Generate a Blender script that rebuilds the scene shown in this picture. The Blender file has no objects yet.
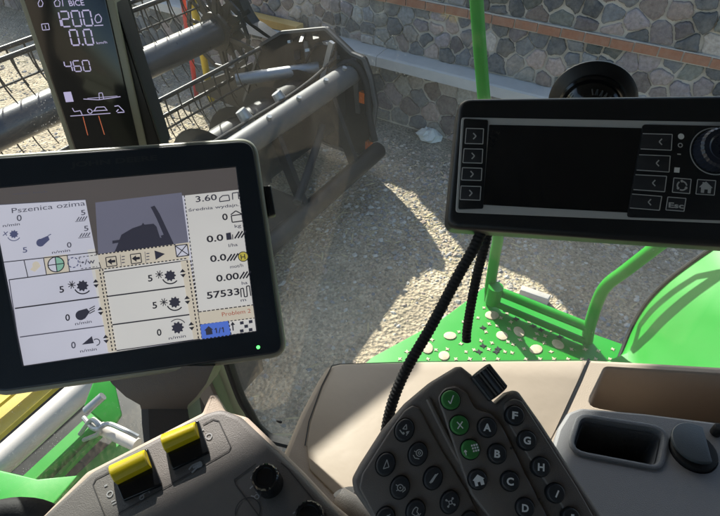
import bpy, bmesh, math, random
from mathutils import Vector, Matrix
random.seed(7)
SC = bpy.context.scene
COL = SC.collection
PI = math.pi
SUN_AZ, SUN_EL = math.radians(35), math.radians(34)

# ------------------------------------------------------------------ camera frame
F = 565.0                                  # focal length in photo pixels (720 wide)
CAM = Vector((0.0, 0.0, 3.3))
AZ, PT = math.radians(58), math.radians(42)
CR = Vector((math.cos(AZ), -math.sin(AZ), 0))
CF = Vector((math.sin(AZ)*math.cos(PT), math.cos(AZ)*math.cos(PT), -math.sin(PT)))
CU = CR.cross(CF)

def ray(x, y): return CR*((x-360)/F) - CU*((y-258)/F) + CF
def atd(x, y, d): return CAM + ray(x, y)*d
def atz(x, y, z):
    v = ray(x, y); return CAM + v*((z-CAM.z)/v.z)
def atx(x, y, X):
    v = ray(x, y); return CAM + v*((X-CAM.x)/v.x)
def camvec(a): return (CR*a[0] + CU*a[1] - CF*a[2])

class Plane:
    """A plane in the world with metric axes; pixels of the photo are traced onto it."""
    def __init__(s, p0, n):
        s.p = Vector(p0); s.n = Vector(n).normalized()
        e = CR - s.n*CR.dot(s.n); s.e1 = e.normalized(); s.e2 = s.n.cross(s.e1)
    def to(s, x, y):
        v = ray(x, y); t = (s.p-CAM).dot(s.n)/v.dot(s.n); q = CAM+v*t-s.p
        return (q.dot(s.e1), q.dot(s.e2))
    def L(s, pts): return [s.to(*p) for p in pts]
    def W(s, a, b, h=0.0): return s.p + s.e1*a + s.e2*b + s.n*h
    def px(s, x, y, h=0.0): return s.W(*s.to(x, y), h)
    def k(s, x, y):
        a = s.to(x-2, y-2); b = s.to(x+2, y+2)
        return math.hypot(a[0]-b[0], a[1]-b[1])/math.hypot(4, 4)
def pplane(x, y, d, n): return Plane(atd(x, y, d), camvec(n))
def zplane(z): return Plane((0.4, 0.2, z), (0, 0, 1))

# ------------------------------------------------------------------ materials
def nn(nt, t, **kw):
    n = nt.nodes.new(t)
    for k, v in kw.items():
        if hasattr(n, k): setattr(n, k, v)
        else: n.inputs[k].default_value = v
    return n
def base(name):
    m = bpy.data.materials.new(name); m.use_nodes = True
    nt = m.node_tree; nt.nodes.clear()
    out = nt.nodes.new('ShaderNodeOutputMaterial')
    return m, nt, out
def c4(c): return (c[0], c[1], c[2], 1)
def plastic(name, col, rough=.5, metal=0., var=.15, scale=40., bump=.05, bscale=600., spec=.5, coat=0., dust=0., dustcol=(.45, .4, .33), attr=False):
    m, nt, out = base(name); lk = nt.links.new
    b = nt.nodes.new('ShaderNodeBsdfPrincipled')
    b.inputs['Roughness'].default_value = rough; b.inputs['Metallic'].default_value = metal
    b.inputs['Specular IOR Level'].default_value = spec; b.inputs['Coat Weight'].default_value = coat
    tc = nt.nodes.new('ShaderNodeTexCoord')
    no = nn(nt, 'ShaderNodeTexNoise', Scale=scale, Detail=6.0, Roughness=.65)
    lk(tc.outputs['Object'], no.inputs['Vector'])
    mr = nn(nt, 'ShaderNodeMapRange'); mr.inputs['To Min'].default_value = 1-var; mr.inputs['To Max'].default_value = 1+var
    lk(no.outputs['Fac'], mr.inputs['Value'])
    mx = nn(nt, 'ShaderNodeMix', data_type='RGBA', blend_type='MULTIPLY'); mx.inputs['Factor'].default_value = 1
    if attr:
        at = nt.nodes.new('ShaderNodeAttribute'); at.attribute_name = 'tint'; lk(at.outputs['Color'], mx.inputs['A'])
    else: mx.inputs['A'].default_value = c4(col)
    lk(mr.outputs['Result'], mx.inputs['B'])
    src = mx.outputs['Result']
    if dust > 0:
        n2 = nn(nt, 'ShaderNodeTexNoise', Scale=scale*.35, Detail=8.0, Roughness=.75)
        lk(tc.outputs['Object'], n2.inputs['Vector'])
        r2 = nn(nt, 'ShaderNodeMapRange'); r2.inputs['From Min'].default_value = .42; r2.inputs['From Max'].default_value = .75
        r2.inputs['To Max'].default_value = dust; lk(n2.outputs['Fac'], r2.inputs['Value'])
        m2 = nn(nt, 'ShaderNodeMix', data_type='RGBA'); lk(r2.outputs['Result'], m2.inputs['Factor'])
        lk(src, m2.inputs['A']); m2.inputs['B'].default_value = c4(dustcol); src = m2.outputs['Result']
    lk(src, b.inputs['Base Color'])
    rr = nn(nt, 'ShaderNodeMapRange'); rr.inputs['To Min'].default_value = max(.02, rough-.1); rr.inputs['To Max'].default_value = min(1, rough+.12)
    lk(no.outputs['Fac'], rr.inputs['Value']); lk(rr.outputs['Result'], b.inputs['Roughness'])
    if bump > 0:
        nb = nn(nt, 'ShaderNodeTexNoise', Scale=bscale, Detail=3.0); lk(tc.outputs['Object'], nb.inputs['Vector'])
        bp = nn(nt, 'ShaderNodeBump', Strength=bump, Distance=.002); lk(nb.outputs['Fac'], bp.inputs['Height'])
        lk(bp.outputs['Normal'], b.inputs['Normal'])
    lk(b.outputs[0], out.inputs[0])
    return m
def lcd(name, col, e, rough=.25):
    """a display pixel layer that gives off light behind a gloss cover"""
    m, nt, out = base(name); lk = nt.links.new
    b = nt.nodes.new('ShaderNodeBsdfPrincipled')
    b.inputs['Base Color'].default_value = c4([x*.35 for x in col]); b.inputs['Roughness'].default_value = rough
    tc = nt.nodes.new('ShaderNodeTexCoord')
    no = nn(nt, 'ShaderNodeTexNoise', Scale=9., Detail=2.0); lk(tc.outputs['Object'], no.inputs['Vector'])
    mr = nn(nt, 'ShaderNodeMapRange'); mr.inputs['To Min'].default_value = e*.85; mr.inputs['To Max'].default_value = e*1.15
    lk(no.outputs['Fac'], mr.inputs['Value'])
    b.inputs['Emission Color'].default_value = c4(col); lk(mr.outputs['Result'], b.inputs['Emission Strength'])
    lk(b.outputs[0], out.inputs[0]); return m
def glass_mat(name, dust_lo, dust_hi, speck, tint=(.94, .965, .95)):
    m, nt, out = base(name); lk = nt.links.new
    tr = nt.nodes.new('ShaderNodeBsdfTransparent'); tr.inputs[0].default_value = c4(tint)
    gl = nn(nt, 'ShaderNodeBsdfGlossy', Roughness=.015); gl.inputs[0].default_value = (1, 1, 1, 1)
    lw = nn(nt, 'ShaderNodeLayerWeight', Blend=.5)
    pw = nn(nt, 'ShaderNodeMath', operation='POWER'); lk(lw.outputs['Facing'], pw.inputs[0]); pw.inputs[1].default_value = 4.
    ml = nn(nt, 'ShaderNodeMath', operation='MULTIPLY_ADD'); lk(pw.outputs[0], ml.inputs[0]); ml.inputs[1].default_value = .5; ml.inputs[2].default_value = .016
    a = nt.nodes.new('ShaderNodeMixShader'); lk(ml.outputs[0], a.inputs[0]); lk(tr.outputs[0], a.inputs[1]); lk(gl.outputs[0], a.inputs[2])
    di = nt.nodes.new('ShaderNodeBsdfDiffuse'); di.inputs[0].default_value = (.72, .74, .72, 1)
    tl = nt.nodes.new('ShaderNodeBsdfTranslucent'); tl.inputs[0].default_value = (.72, .74, .72, 1)
    d = nt.nodes.new('ShaderNodeMixShader'); d.inputs[0].default_value = .35; lk(di.outputs[0], d.inputs[1]); lk(tl.outputs[0], d.inputs[2])
    tc = nt.nodes.new('ShaderNodeTexCoord')
    no = nn(nt, 'ShaderNodeTexNoise', Scale=3.2, Detail=7.0, Roughness=.7); lk(tc.outputs['Object'], no.inputs['Vector'])
    mr = nn(nt, 'ShaderNodeMapRange'); mr.inputs['From Min'].default_value = .35; mr.inputs['From Max'].default_value = .7
    mr.inputs['To Min'].default_value = dust_lo; mr.inputs['To Max'].default_value = dust_hi
    lk(no.outputs['Fac'], mr.inputs['Value'])
    # wiper arcs / smears
    mp = nt.nodes.new('ShaderNodeMapping'); mp.inputs['Rotation'].default_value = (.5, .3, .4); mp.inputs['Scale'].default_value = (22, 3, 3)
    lk(tc.outputs['Object'], mp.inputs[0])
    ns = nn(nt, 'ShaderNodeTexNoise', Scale=1.3, Detail=4.0); lk(mp.outputs[0], ns.inputs['Vector'])
    ms = nn(nt, 'ShaderNodeMapRange'); ms.inputs['From Min'].default_value = .5; ms.inputs['From Max'].default_value = .75; ms.inputs['To Max'].default_value = dust_hi*.6
    lk(ns.outputs['Fac'], ms.inputs['Value'])
    # splashed specks
    vo = nn(nt, 'ShaderNodeTexVoronoi', Scale=150.); lk(tc.outputs['Object'], vo.inputs['Vector'])
    lt = nn(nt, 'ShaderNodeMath', operation='LESS_THAN'); lk(vo.outputs['Distance'], lt.inputs[0]); lt.inputs[1].default_value = .13
    n3 = nn(nt, 'ShaderNodeTexNoise', Scale=11., Detail=2.); lk(tc.outputs['Object'], n3.inputs['Vector'])
    g3 = nn(nt, 'ShaderNodeMapRange'); g3.inputs['From Min'].default_value = .45; g3.inputs['From Max'].default_value = .65; g3.inputs['To Max'].default_value = speck
    lk(n3.outputs['Fac'], g3.inputs['Value'])
    sp = nn(nt, 'ShaderNodeMath', operation='MULTIPLY'); lk(lt.outputs[0], sp.inputs[0]); lk(g3.outputs['Result'], sp.inputs[1])
    s1 = nn(nt, 'ShaderNodeMath', operation='ADD'); lk(mr.outputs['Result'], s1.inputs[0]); lk(ms.outputs['Result'], s1.inputs[1])
    s2 = nn(nt, 'ShaderNodeMath', operation='ADD', use_clamp=True); lk(s1.outputs[0], s2.inputs[0]); lk(sp.outputs[0], s2.inputs[1])
    f = nt.nodes.new('ShaderNodeMixShader'); lk(s2.outputs[0], f.inputs[0]); lk(a.outputs[0], f.inputs[1]); lk(d.outputs[0], f.inputs[2])
    lk(f.outputs[0], out.inputs[0]); return m

M = {}
M['beige'] = plastic('beige plastic', (.40, .325, .262), .55, var=.07, scale=14, bump=.25, bscale=900, spec=.35, dust=.12, dustcol=(.38, .33, .28))
M['beige_lid'] = plastic('beige lid plastic', (.41, .335, .27), .45, var=.06, scale=20, bump=.30, bscale=34, spec=.4, dust=.12, dustcol=(.38, .33, .28))
M['beige_in'] = plastic('beige tray plastic', (.47, .385, .31), .6, var=.08, scale=14, bump=.25, bscale=900, spec=.3)
M['taupe'] = plastic('dark taupe plastic', (.155, .133, .12), .5, var=.08, scale=30, bump=.25, bscale=1100, spec=.4, dust=.2, dustcol=(.19, .17, .15))
M['taupe2'] = plastic('dark taupe raised plastic', (.14, .12, .109), .42, var=.08, scale=30, bump=.15, bscale=1100, spec=.45, dust=.15, dustcol=(.18, .16, .145))
M['slate'] = plastic('grey console plastic', (.108, .098, .093), .5, var=.07, scale=25, bump=.25, bscale=1000, spec=.4, dust=.25, dustcol=(.2, .18, .165))
M['greymod'] = plastic('blue grey plastic', (.20, .197, .205), .5, var=.06, scale=20, bump=.25, bscale=1000, spec=.4)
M['black'] = plastic('black plastic', (.011, .012, .014), .42, var=.2, scale=30, bump=.08, bscale=900, spec=.4)
M['blackgloss'] = plastic('black gloss plastic', (.006, .007, .009), .12, var=.2, scale=20, bump=0, spec=.5)
M['bezel'] = plastic('dark navy bezel', (.019, .025, .034), .38, var=.15, scale=20, bump=.1, bscale=1500, spec=.35)
M['bezelprint'] = plastic('tone in tone bezel print', (.026, .029, .034), .5, bump=0)
M['flap'] = plastic('slate blue flap plastic', (.055, .065, .075), .4, var=.08, scale=40, bump=.1)
M['binliner'] = plastic('dark bin plastic', (.085, .087, .092), .45, var=.15, scale=40, bump=.1)
M['binrim'] = plastic('bin rim plastic', (.125, .128, .138), .5, var=.06, scale=30, bump=.2)
M['rubber'] = plastic('black rubber', (.012, .012, .013), .7, var=.25, scale=60, bump=.2, bscale=500, spec=.3)
M['button'] = plastic('charcoal button rubber', (.022, .023, .027), .5, var=.1, scale=60, bump=.08, bscale=1500, spec=.4)
M['btngreen'] = plastic('green button rubber', (.035, .17, .04), .45, var=.08, scale=60, bump=.06, bscale=1500, spec=.4)
M['olive'] = plastic('olive grey rim', (.23, .235, .185), .4, var=.08, scale=30, bump=.1, bscale=900, spec=.5)
M['white'] = plastic('white print', (.72, .72, .72), .6, var=.04, bump=0)
M['greyprint'] = plastic('silver grey print', (.42, .42, .42), .45, var=.05, bump=0)
M['dimprint'] = plastic('worn grey print', (.3, .3, .31), .6, var=.25, scale=300, bump=0)
M['faintprint'] = plastic('faint moulded line', (.035, .032, .032), .6, var=.1, bump=0)
M['yellow'] = plastic('yellow switch plastic', (.62, .47, .005), .38, var=.06, scale=60, bump=.1, bscale=1000, spec=.5)
M['green'] = plastic('green machine paint', (.011, .25, .018), .40, var=.08, scale=9, bump=.012, bscale=120, spec=.3, dust=.16, dustcol=(.10, .20, .06))
M['greendark'] = plastic('dusty green post paint', (.06, .12, .05), .45, var=.12, scale=12, bump=.05, spec=.5)
M['cleat'] = plastic('worn cream metal', (.50, .42, .30), .6, var=.45, scale=90, bump=.2, bscale=300)
M['iron'] = plastic('dusty black header paint', (.014, .014, .015), .42, var=.3, scale=14, bump=.15, bscale=200, spec=.25, dust=.14, dustcol=(.08, .074, .065))
M['ironpipe'] = plastic('dark blue grey pipe paint', (.02, .024, .032), .3, var=.25, scale=18, bump=.08, bscale=200, spec=.6, coat=.25, dust=.2, dustcol=(.10, .095, .085))
M['steel'] = plastic('dull galvanised steel', (.33, .34, .35), .4, metal=.6, var=.2, scale=25, bump=.1, bscale=200, dust=.35, dustcol=(.28, .25, .2))
M['beam'] = plastic('grey dusty beam', (.085, .085, .088), .5, var=.3, scale=10, bump=.15, bscale=150, spec=.3, dust=.45, dustcol=(.15, .14, .12))
M['screenoff'] = plastic('switched off display cover', (.005, .006, .008), .16, var=.2, scale=20, bump=0, spec=.5, dust=.05, dustcol=(.25, .25, .26))
M['red'] = plastic('red pole paint', (.5, .03, .04), .5, var=.15, scale=20, bump=.05)
M['poleyellow'] = plastic('yellow pole paint', (.62, .42, .015), .5, var=.15, scale=20, bump=.05)
M['orange'] = plastic('orange reflector', (.6, .12, .01), .25, var=.1, bump=0)
M['whitepipe'] = plastic('off white pipe paint', (.50, .455, .42), .4, var=.1, scale=15, bump=.1, bscale=150, dust=.35, dustcol=(.42, .37, .32))
M['straw'] = plastic('olive yellow reflection', (.42, .33, .03), .5, var=.25, scale=8, bump=.1, dust=.5, dustcol=(.22, .19, .06))
M['mortar'] = plastic('pale mortar', (.47, .44, .395), .9, var=.25, scale=12, bump=.6, bscale=90, spec=.1)
M['stone'] = plastic('field stone', (.3, .3, .3), .8, var=.75, scale=34, bump=1., bscale=75, spec=.2, attr=True, dust=.45, dustcol=(.34, .32, .28))
M['brick'] = plastic('weathered brick', (.33, .16, .10), .85, var=.3, scale=25, bump=.5, bscale=90, spec=.15, dust=.5, dustcol=(.36, .27, .21))
M['concrete'] = plastic('pale concrete', (.47, .46, .44), .85, var=.16, scale=7, bump=.4, bscale=80, spec=.15)
M['ochre'] = plastic('ochre beam paint', (.50, .33, .11), .7, var=.2, scale=8, bump=.2, bscale=80)
M['pebble'] = plastic('pebble', (.3, .3, .3), .85, var=.3, scale=60, bump=.3, bscale=200, spec=.2, attr=True)
M['litter'] = plastic('pale crumpled sheet', (.6, .63, .62), .6, var=.1, bump=.1)
M['liner'] = plastic('cab liner', (.10, .095, .09), .8, var=.1)
M['navyknob'] = plastic('dark navy knob', (.014, .018, .032), .3, var=.1, bump=0, spec=.5)
M['glass_side'] = glass_mat('dusty side glass', .004, .018, .13)
M['glass_front'] = glass_mat('dusty front glass', .0015, .010, .4)
E_ = .215
M['s_white'] = lcd('display white', (.86, .86, 1.0), E_)
M['s_warm'] = lcd('display warm white', (.95, .93, .90), E_)
M['s_cream'] = lcd('display cream', (1.0, .90, .74), E_*.9)
M['s_dimgrey'] = lcd('display dimmed grey', (.30, .265, .26), E_*.45)
M['s_lilac'] = lcd('display camera lilac', (.37, .37, .50), E_*.6)
M['s_shade'] = lcd('display camera silhouette', (.13, .13, .19), E_*.4)
M['s_blue'] = lcd('display blue', (.14, .27, .95), E_)
M['s_ink'] = lcd('display ink', (.09, .09, .12), E_*.4)
M['s_grey'] = lcd('display grey ink', (.24, .24, .32), E_*.5)
M['s_slate'] = lcd('display slate blue ink', (.20, .22, .42), E_*.6)
M['s_red'] = lcd('display red ink', (.75, .16, .10), E_*.7)
M['s_mint'] = lcd('display mint', (.45, .85, .66), E_*.8)
M['s_yellow'] = lcd('display yellow', (.95, .80, .15), E_*.8)
M['led'] = lcd('green lamp', (.1, 1.0, .15), 1.2)
M['d_black'] = lcd('display black', (.008, .009, .012), .03, .12)
M['d_lilac'] = lcd('segment lilac white', (.66, .60, .92), .24)
M['d_orange'] = lcd('segment orange', (.9, .25, .12), .16)

# ------------------------------------------------------------------ objects
def rootpos(p):
    v = Vector((0, 0, 0))
    while p is not None: v += p.location; p = p.parent
    return v
def mk(name, verts, faces, mat, parent=None, smooth=True, mats=None, fm=None, tint=None, angle=38):
    me = bpy.data.meshes.new(name)
    verts = [Vector(v) for v in verts]
    if parent is None:
        lo = Vector([min(v[i] for v in verts) for i in range(3)]); hi = Vector([max(v[i] for v in verts) for i in range(3)])
        off = Vector(((lo.x+hi.x)/2, (lo.y+hi.y)/2, lo.z))
    else: off = rootpos(parent)
    me.from_pydata([v-off for v in verts], [], faces); me.validate()
    for m in (mats or [mat]): me.materials.append(m)
    if fm:
        for p, i in zip(me.polygons, fm): p.material_index = i
    if tint:
        a = me.color_attributes.new('tint', 'FLOAT_COLOR', 'CORNER')
        for p in me.polygons:
            for li in p.loop_indices: a.data[li].color = c4(tint[p.index])
    if smooth:
        me.polygons.foreach_set('use_smooth', [True]*len(me.polygons)); me.set_sharp_from_angle(angle=math.radians(angle))
    me.update()
    o = bpy.data.objects.new(name, me); COL.objects.link(o)
    if parent is not None: o.parent = parent
    else: o.location = off
    return o
def tag(o, label=None, cat=None, group=None, kind=None):
    if label: o['label'] = label
    if cat: o['category'] = cat
    if group: o['group'] = group
    if kind: o['kind'] = kind
    return o
def thing(name, loc, label, cat, group=None):
    o = bpy.data.objects.new(name, None); COL.objects.link(o); o.location = loc; o.empty_display_size = .05
    return tag(o, label, cat, group)

# ------------------------------------------------------------------ mesh builders
class G:
    """collects vertices and faces of one mesh"""
    def __init__(s): s.v = []; s.f = []; s.fm = []; s.t = []
    def add(s, v, f, mi=0, t=None):
        o = len(s.v); s.v += list(v); s.f += [tuple(i+o for i in q) for q in f]; s.fm += [mi]*len(f); s.t += [t]*len(f)
        return s
    def loft(s, rings, cap0=True, cap1=True, closed=True, mi=0, t=None):
        n = len(rings[0]); v = [p for r in rings for p in r]; f = []
        for k in range(len(rings)-1):
            for i in range(n if closed else n-1):
                j = (i+1) % n; f.append((k*n+i, k*n+j, (k+1)*n+j, (k+1)*n+i))
        if cap0: f.append(tuple(reversed(range(n))))
        if cap1: f.append(tuple(range((len(rings)-1)*n, len(rings)*n)))
        return s.add(v, f, mi, t)
    def tube(s, pts, r, seg=12, caps=True, mi=0):
        pts = [Vector(p) for p in pts]; n = len(pts); rr = r if isinstance(r, (list, tuple)) else [r]*n
        rings = []; nrm = None
        for i in range(n):
            t = (pts[min(i+1, n-1)]-pts[max(i-1, 0)]).normalized()
            if nrm is None: nrm = t.orthogonal().normalized()
            else: nrm = (nrm - t*nrm.dot(t)).normalized()
            b = t.cross(nrm)
            rings.append([pts[i]+nrm*(math.cos(2*PI*k/seg)*rr[i])+b*(math.sin(2*PI*k/seg)*rr[i]) for k in range(seg)])
        return s.loft(rings, caps, caps, mi=mi)
    def box(s, lo, hi, mi=0, t=None):
        (a, b, c), (d, e, f_) = lo, hi
        v = [(a, b, c), (d, b, c), (d, e, c), (a, e, c), (a, b, f_), (d, b, f_), (d, e, f_), (a, e, f_)]
        return s.add(v, [(0, 3, 2, 1), (4, 5, 6, 7), (0, 1, 5, 4), (1, 2, 6, 5), (2, 3, 7, 6), (3, 0, 4, 7)], mi, t)
    def bar(s, a, b, w, h, up=(0, 0, 1), mi=0):
        a, b = Vector(a), Vector(b); t = (b-a).normalized(); sd = t.cross(Vector(up)).normalized(); u = sd.cross(t)
        rg = [[p+sd*x*w/2+u*y*h/2 for x, y in ((-1, -1), (1, -1), (1, 1), (-1, 1))] for p in (a, b)]
        return s.loft(rg, mi=mi)
    def obj(s, name, mat, parent=None, **kw):
        mats = kw.pop('mats', None)
        return mk(name, s.v, s.f, mat, parent, mats=mats, fm=s.fm if mats else None, tint=s.t if kw.pop('tinted', False) else None, **kw)

def area(p): return .5*sum(p[i][0]*p[(i+1) % len(p)][1]-p[(i+1) % len(p)][0]*p[i][1] for i in range(len(p)))
def ccw(p): return list(p) if area(p) > 0 else list(reversed(p))
def rnd(poly, r, n=5):
    """round the corners of a polygon; r a number or one per corner"""
    out = []; N = len(poly)
    for i in range(N):
        p = Vector(poly[i]); a = Vector(poly[i-1])-p; b = Vector(poly[(i+1) % N])-p
        ri = r[i] if isinstance(r, (list, tuple)) else r
        la, lb = a.length, b.length
        if ri <= 0 or la < 1e-9 or lb < 1e-9: out.append(tuple(p)); continue
        a /= la; b /= lb; ang = a.angle(b)
        d = min(ri/max(math.tan(ang/2), 1e-3), la*.48, lb*.48)
        p0, p1 = p+a*d, p+b*d
        for k in range(n+1):
            t = k/n; q = p0*(1-t)**2 + p*2*t*(1-t) + p1*t*t; out.append((q.x, q.y))
    return out
def inset(poly, d):
    N = len(poly); out = []
    for i in range(N):
        p = Vector(poly[i]); a = p-Vector(poly[i-1]); b = Vector(poly[(i+1) % N])-p
        if a.length < 1e-9: a = b
        if b.length < 1e-9: b = a
        a.normalize(); b.normalize()
        na, nb = Vector((-a.y, a.x)), Vector((-b.y, b.x)); m = na+nb
        if m.length < 1e-6: m = na
        m.normalize(); q = p + m*(d/max(m.dot(na), .5)); out.append((q.x, q.y))
    return out
def prism(g, P, poly, h0, h1, r=0., n=3, mi=0, r0=0., dome=0.):
    """solid on plane P from height h0 to h1 with a rounded top edge r"""
    poly = ccw(poly); rings = []
    if r0 > 0: rings.append([P.W(a, b, h0) for a, b in inset(poly, r0)]); rings.append([P.W(a, b, h0+r0) for a, b in poly])
    else: rings.append([P.W(a, b, h0) for a, b in poly])
    if r > 0:
        for k in range(n+1):
            t = PI/2*k/n; q = inset(poly, r*(1-math.cos(t))); rings.append([P.W(a, b, h1-r+r*math.sin(t)) for a, b in q])
    else: rings.append([P.W(a, b, h1) for a, b in poly])
    if dome:
        cx = sum(p[0] for p in poly)/len(poly); cy = sum(p[1] for p in poly)/len(poly); last = inset(poly, r)
        for k in (1, 2, 3, 4):
            t = k/4.6; rings.append([P.W(a+(cx-a)*t, b+(cy-b)*t, h1+dome*math.sin(t*PI/2)) for a, b in last])
    return g.loft(rings, mi=mi)
def ring_wall(g, P, poly, hs, mi=0, floor=True):
    """hs: list of (inset, height) going down into a recess"""
    poly = ccw(poly); rings = [[P.W(a, b, h) for a, b in inset(poly, d)] for d, h in hs]
    n = len(poly); v = [p for r in rings for p in r]; f = []
    for k in range(len(rings)-1):
        for i in range(n):
            j = (i+1) % n; f.append((k*n+i, k*n+j, (k+1)*n+j, (k+1)*n+i))
    if floor: f.append(tuple(range((len(rings)-1)*n, len(rings)*n)))
    return g.add(v, f, mi)
def plate_holes(g, P, outer, holes, h, mi=0):
    bm = bmesh.new(); ed = []
    for poly in [outer]+holes:
        vs = [bm.verts.new((a, b, 0)) for a, b in poly]
        for i in range(len(vs)): ed.append(bm.edges.new((vs[i], vs[(i+1) % len(vs)])))
    bmesh.ops.triangle_fill(bm, edges=ed, use_beauty=True, use_dissolve=False)
    bm.verts.index_update(); V = [P.W(v.co.x, v.co.y, h) for v in bm.verts]; Fc = []
    for f in bm.faces:
        ids = [v.index for v in f.verts]
        q = [(f.verts[i].co.x, f.verts[i].co.y) for i in range(len(ids))]
        Fc.append(ids if area(q) > 0 else list(reversed(ids)))
    bm.free(); return g.add(V, Fc, mi)
def circ(c, rx, ry=None, n=28, rot=0.):
    ry = rx if ry is None else ry
    return [(c[0]+rx*math.cos(t)*math.cos(rot)-ry*math.sin(t)*math.sin(rot), c[1]+rx*math.cos(t)*math.sin(rot)+ry*math.sin(t)*math.cos(rot)) for t in (2*PI*k/n for k in range(n))]
def catmull(pts, m=8):
    pts = [Vector(p) for p in pts]; P_ = [pts[0]*2-pts[1]]+pts+[pts[-1]*2-pts[-2]]; out = []
    for i in range(1, len(P_)-2):
        a, b, c, d = P_[i-1:i+3]
        for k in range(m):
            t = k/m; out.append(.5*((2*b)+(c-a)*t+(2*a-5*b+4*c-d)*t*t+(3*b-a-3*c+d)*t**3))
    out.append(pts[-1]); return out

_tc = {}
def text_geo(s, bold=.012):
    if (s, bold) in _tc: return _tc[(s, bold)]
    cu = bpy.data.curves.new('t', 'FONT'); cu.body = s; cu.size = 1; cu.offset = bold; cu.resolution_u = 3
    ob = bpy.data.objects.new('t', cu); COL.objects.link(ob)
    dg = bpy.context.evaluated_depsgraph_get(); me = bpy.data.meshes.new_from_object(ob.evaluated_get(dg))
    v = [(p.co.x, p.co.y) for p in me.vertices]; f = [tuple(p.vertices) for p in me.polygons]
    bpy.data.objects.remove(ob); bpy.data.curves.remove(cu); bpy.data.meshes.remove(me)
    _tc[(s, bold)] = (v, f); return v, f

class Ink:
    """flat print on a plane: polygons, lines, text, each with its own material"""
    def __init__(s, P, mats): s.P = P; s.mats = mats; s.g = G(); s.i = 0
    def H(s, h): s.i += 1; return h + s.i*6e-6
    def loc(s, pts, mi, h):
        h = s.H(h); pts = ccw(pts); s.g.add([s.P.W(a, b, h) for a, b in pts], [tuple(range(len(pts)))], mi)
    def poly(s, pts, mi, h): s.loc(s.P.L(pts), mi, h)
    def line(s, a, b, w, mi, h):
        A, B = Vector(s.P.to(*a)), Vector(s.P.to(*b)); k = s.P.k(*a); t = (B-A).normalized(); n = Vector((-t.y, t.x))*w*k/2
        s.loc([tuple(A-n), tuple(B-n), tuple(B+n), tuple(A+n)], mi, h)
    def path(s, pts, w, mi, h, close=False):
        q = list(pts)+([pts[0]] if close else [])
        for a, b in zip(q, q[1:]): s.line(a, b, w, mi, h)
    def dash(s, a, b, w, mi, h, on=2.2, off=1.6):
        L = math.hypot(b[0]-a[0], b[1]-a[1]); t = 0
        while t < L:
            u = min(t+on, L); s.line((a[0]+(b[0]-a[0])*t/L, a[1]+(b[1]-a[1])*t/L), (a[0]+(b[0]-a[0])*u/L, a[1]+(b[1]-a[1])*u/L), w, mi, h); t += on+off
    def disc(s, c, r, mi, h, n=20): s.loc(circ(s.P.to(*c), r*s.P.k(*c), n=n), mi, h)
    def ring(s, c, r, w, mi, h, n=28, a0=0., a1=2*PI):
        C = s.P.to(*c); k = s.P.k(*c); h = s.H(h); m = n; full = abs(a1-a0) > 6.28
        V = []; 
        for i in range(m+1):
            t = a0+(a1-a0)*i/m
            for q in (r-w/2, r+w/2): V.append(s.P.W(C[0]+q*k*math.cos(t), C[1]+q*k*math.sin(t), h))
        s.g.add(V, [(2*i, 2*i+1, 2*i+3, 2*i+2) for i in range(m)], mi)
    def gear(s, c, r, mi, h, teeth=9):
        C = s.P.to(*c); k = s.P.k(*c); pts = []
        for i in range(teeth*4):
            t = 2*PI*i/(teeth*4); q = r if i % 4 in (0, 1) else r*.78; pts.append((C[0]+q*k*math.cos(t), C[1]+q*k*math.sin(t)))
        s.loc(pts, mi, h)
    def text(s, t, p0, p1, mi, h, size=None, bold=.012, shear=0., vs=1.):
        """baseline from pixel p0 to pixel p1; width fitted to the baseline, height = size px (cap height)"""
        v, f = text_geo(t, bold); A, B = Vector(s.P.to(*p0)), Vector(s.P.to(*p1)); k = s.P.k(*p0)
        x0 = min(q[0] for q in v); x1 = max(q[0] for q in v); d = B-A; W = d.length; d.normalize(); n = Vector((-d.y, d.x))
        sx = W/(x1-x0); sy = (size*k/.7) if size else sx
        h = s.H(h)
        s.g.add([s.P.W(*(A+d*((q[0]-x0)*sx+shear*q[1]*sy)+n*(q[1]*sy*vs)), h) for q in v], f, mi)
    def done(s, name, parent, **kw): return s.g.obj(name, None, parent, mats=[M[m] for m in s.mats], smooth=False, **kw)

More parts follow.
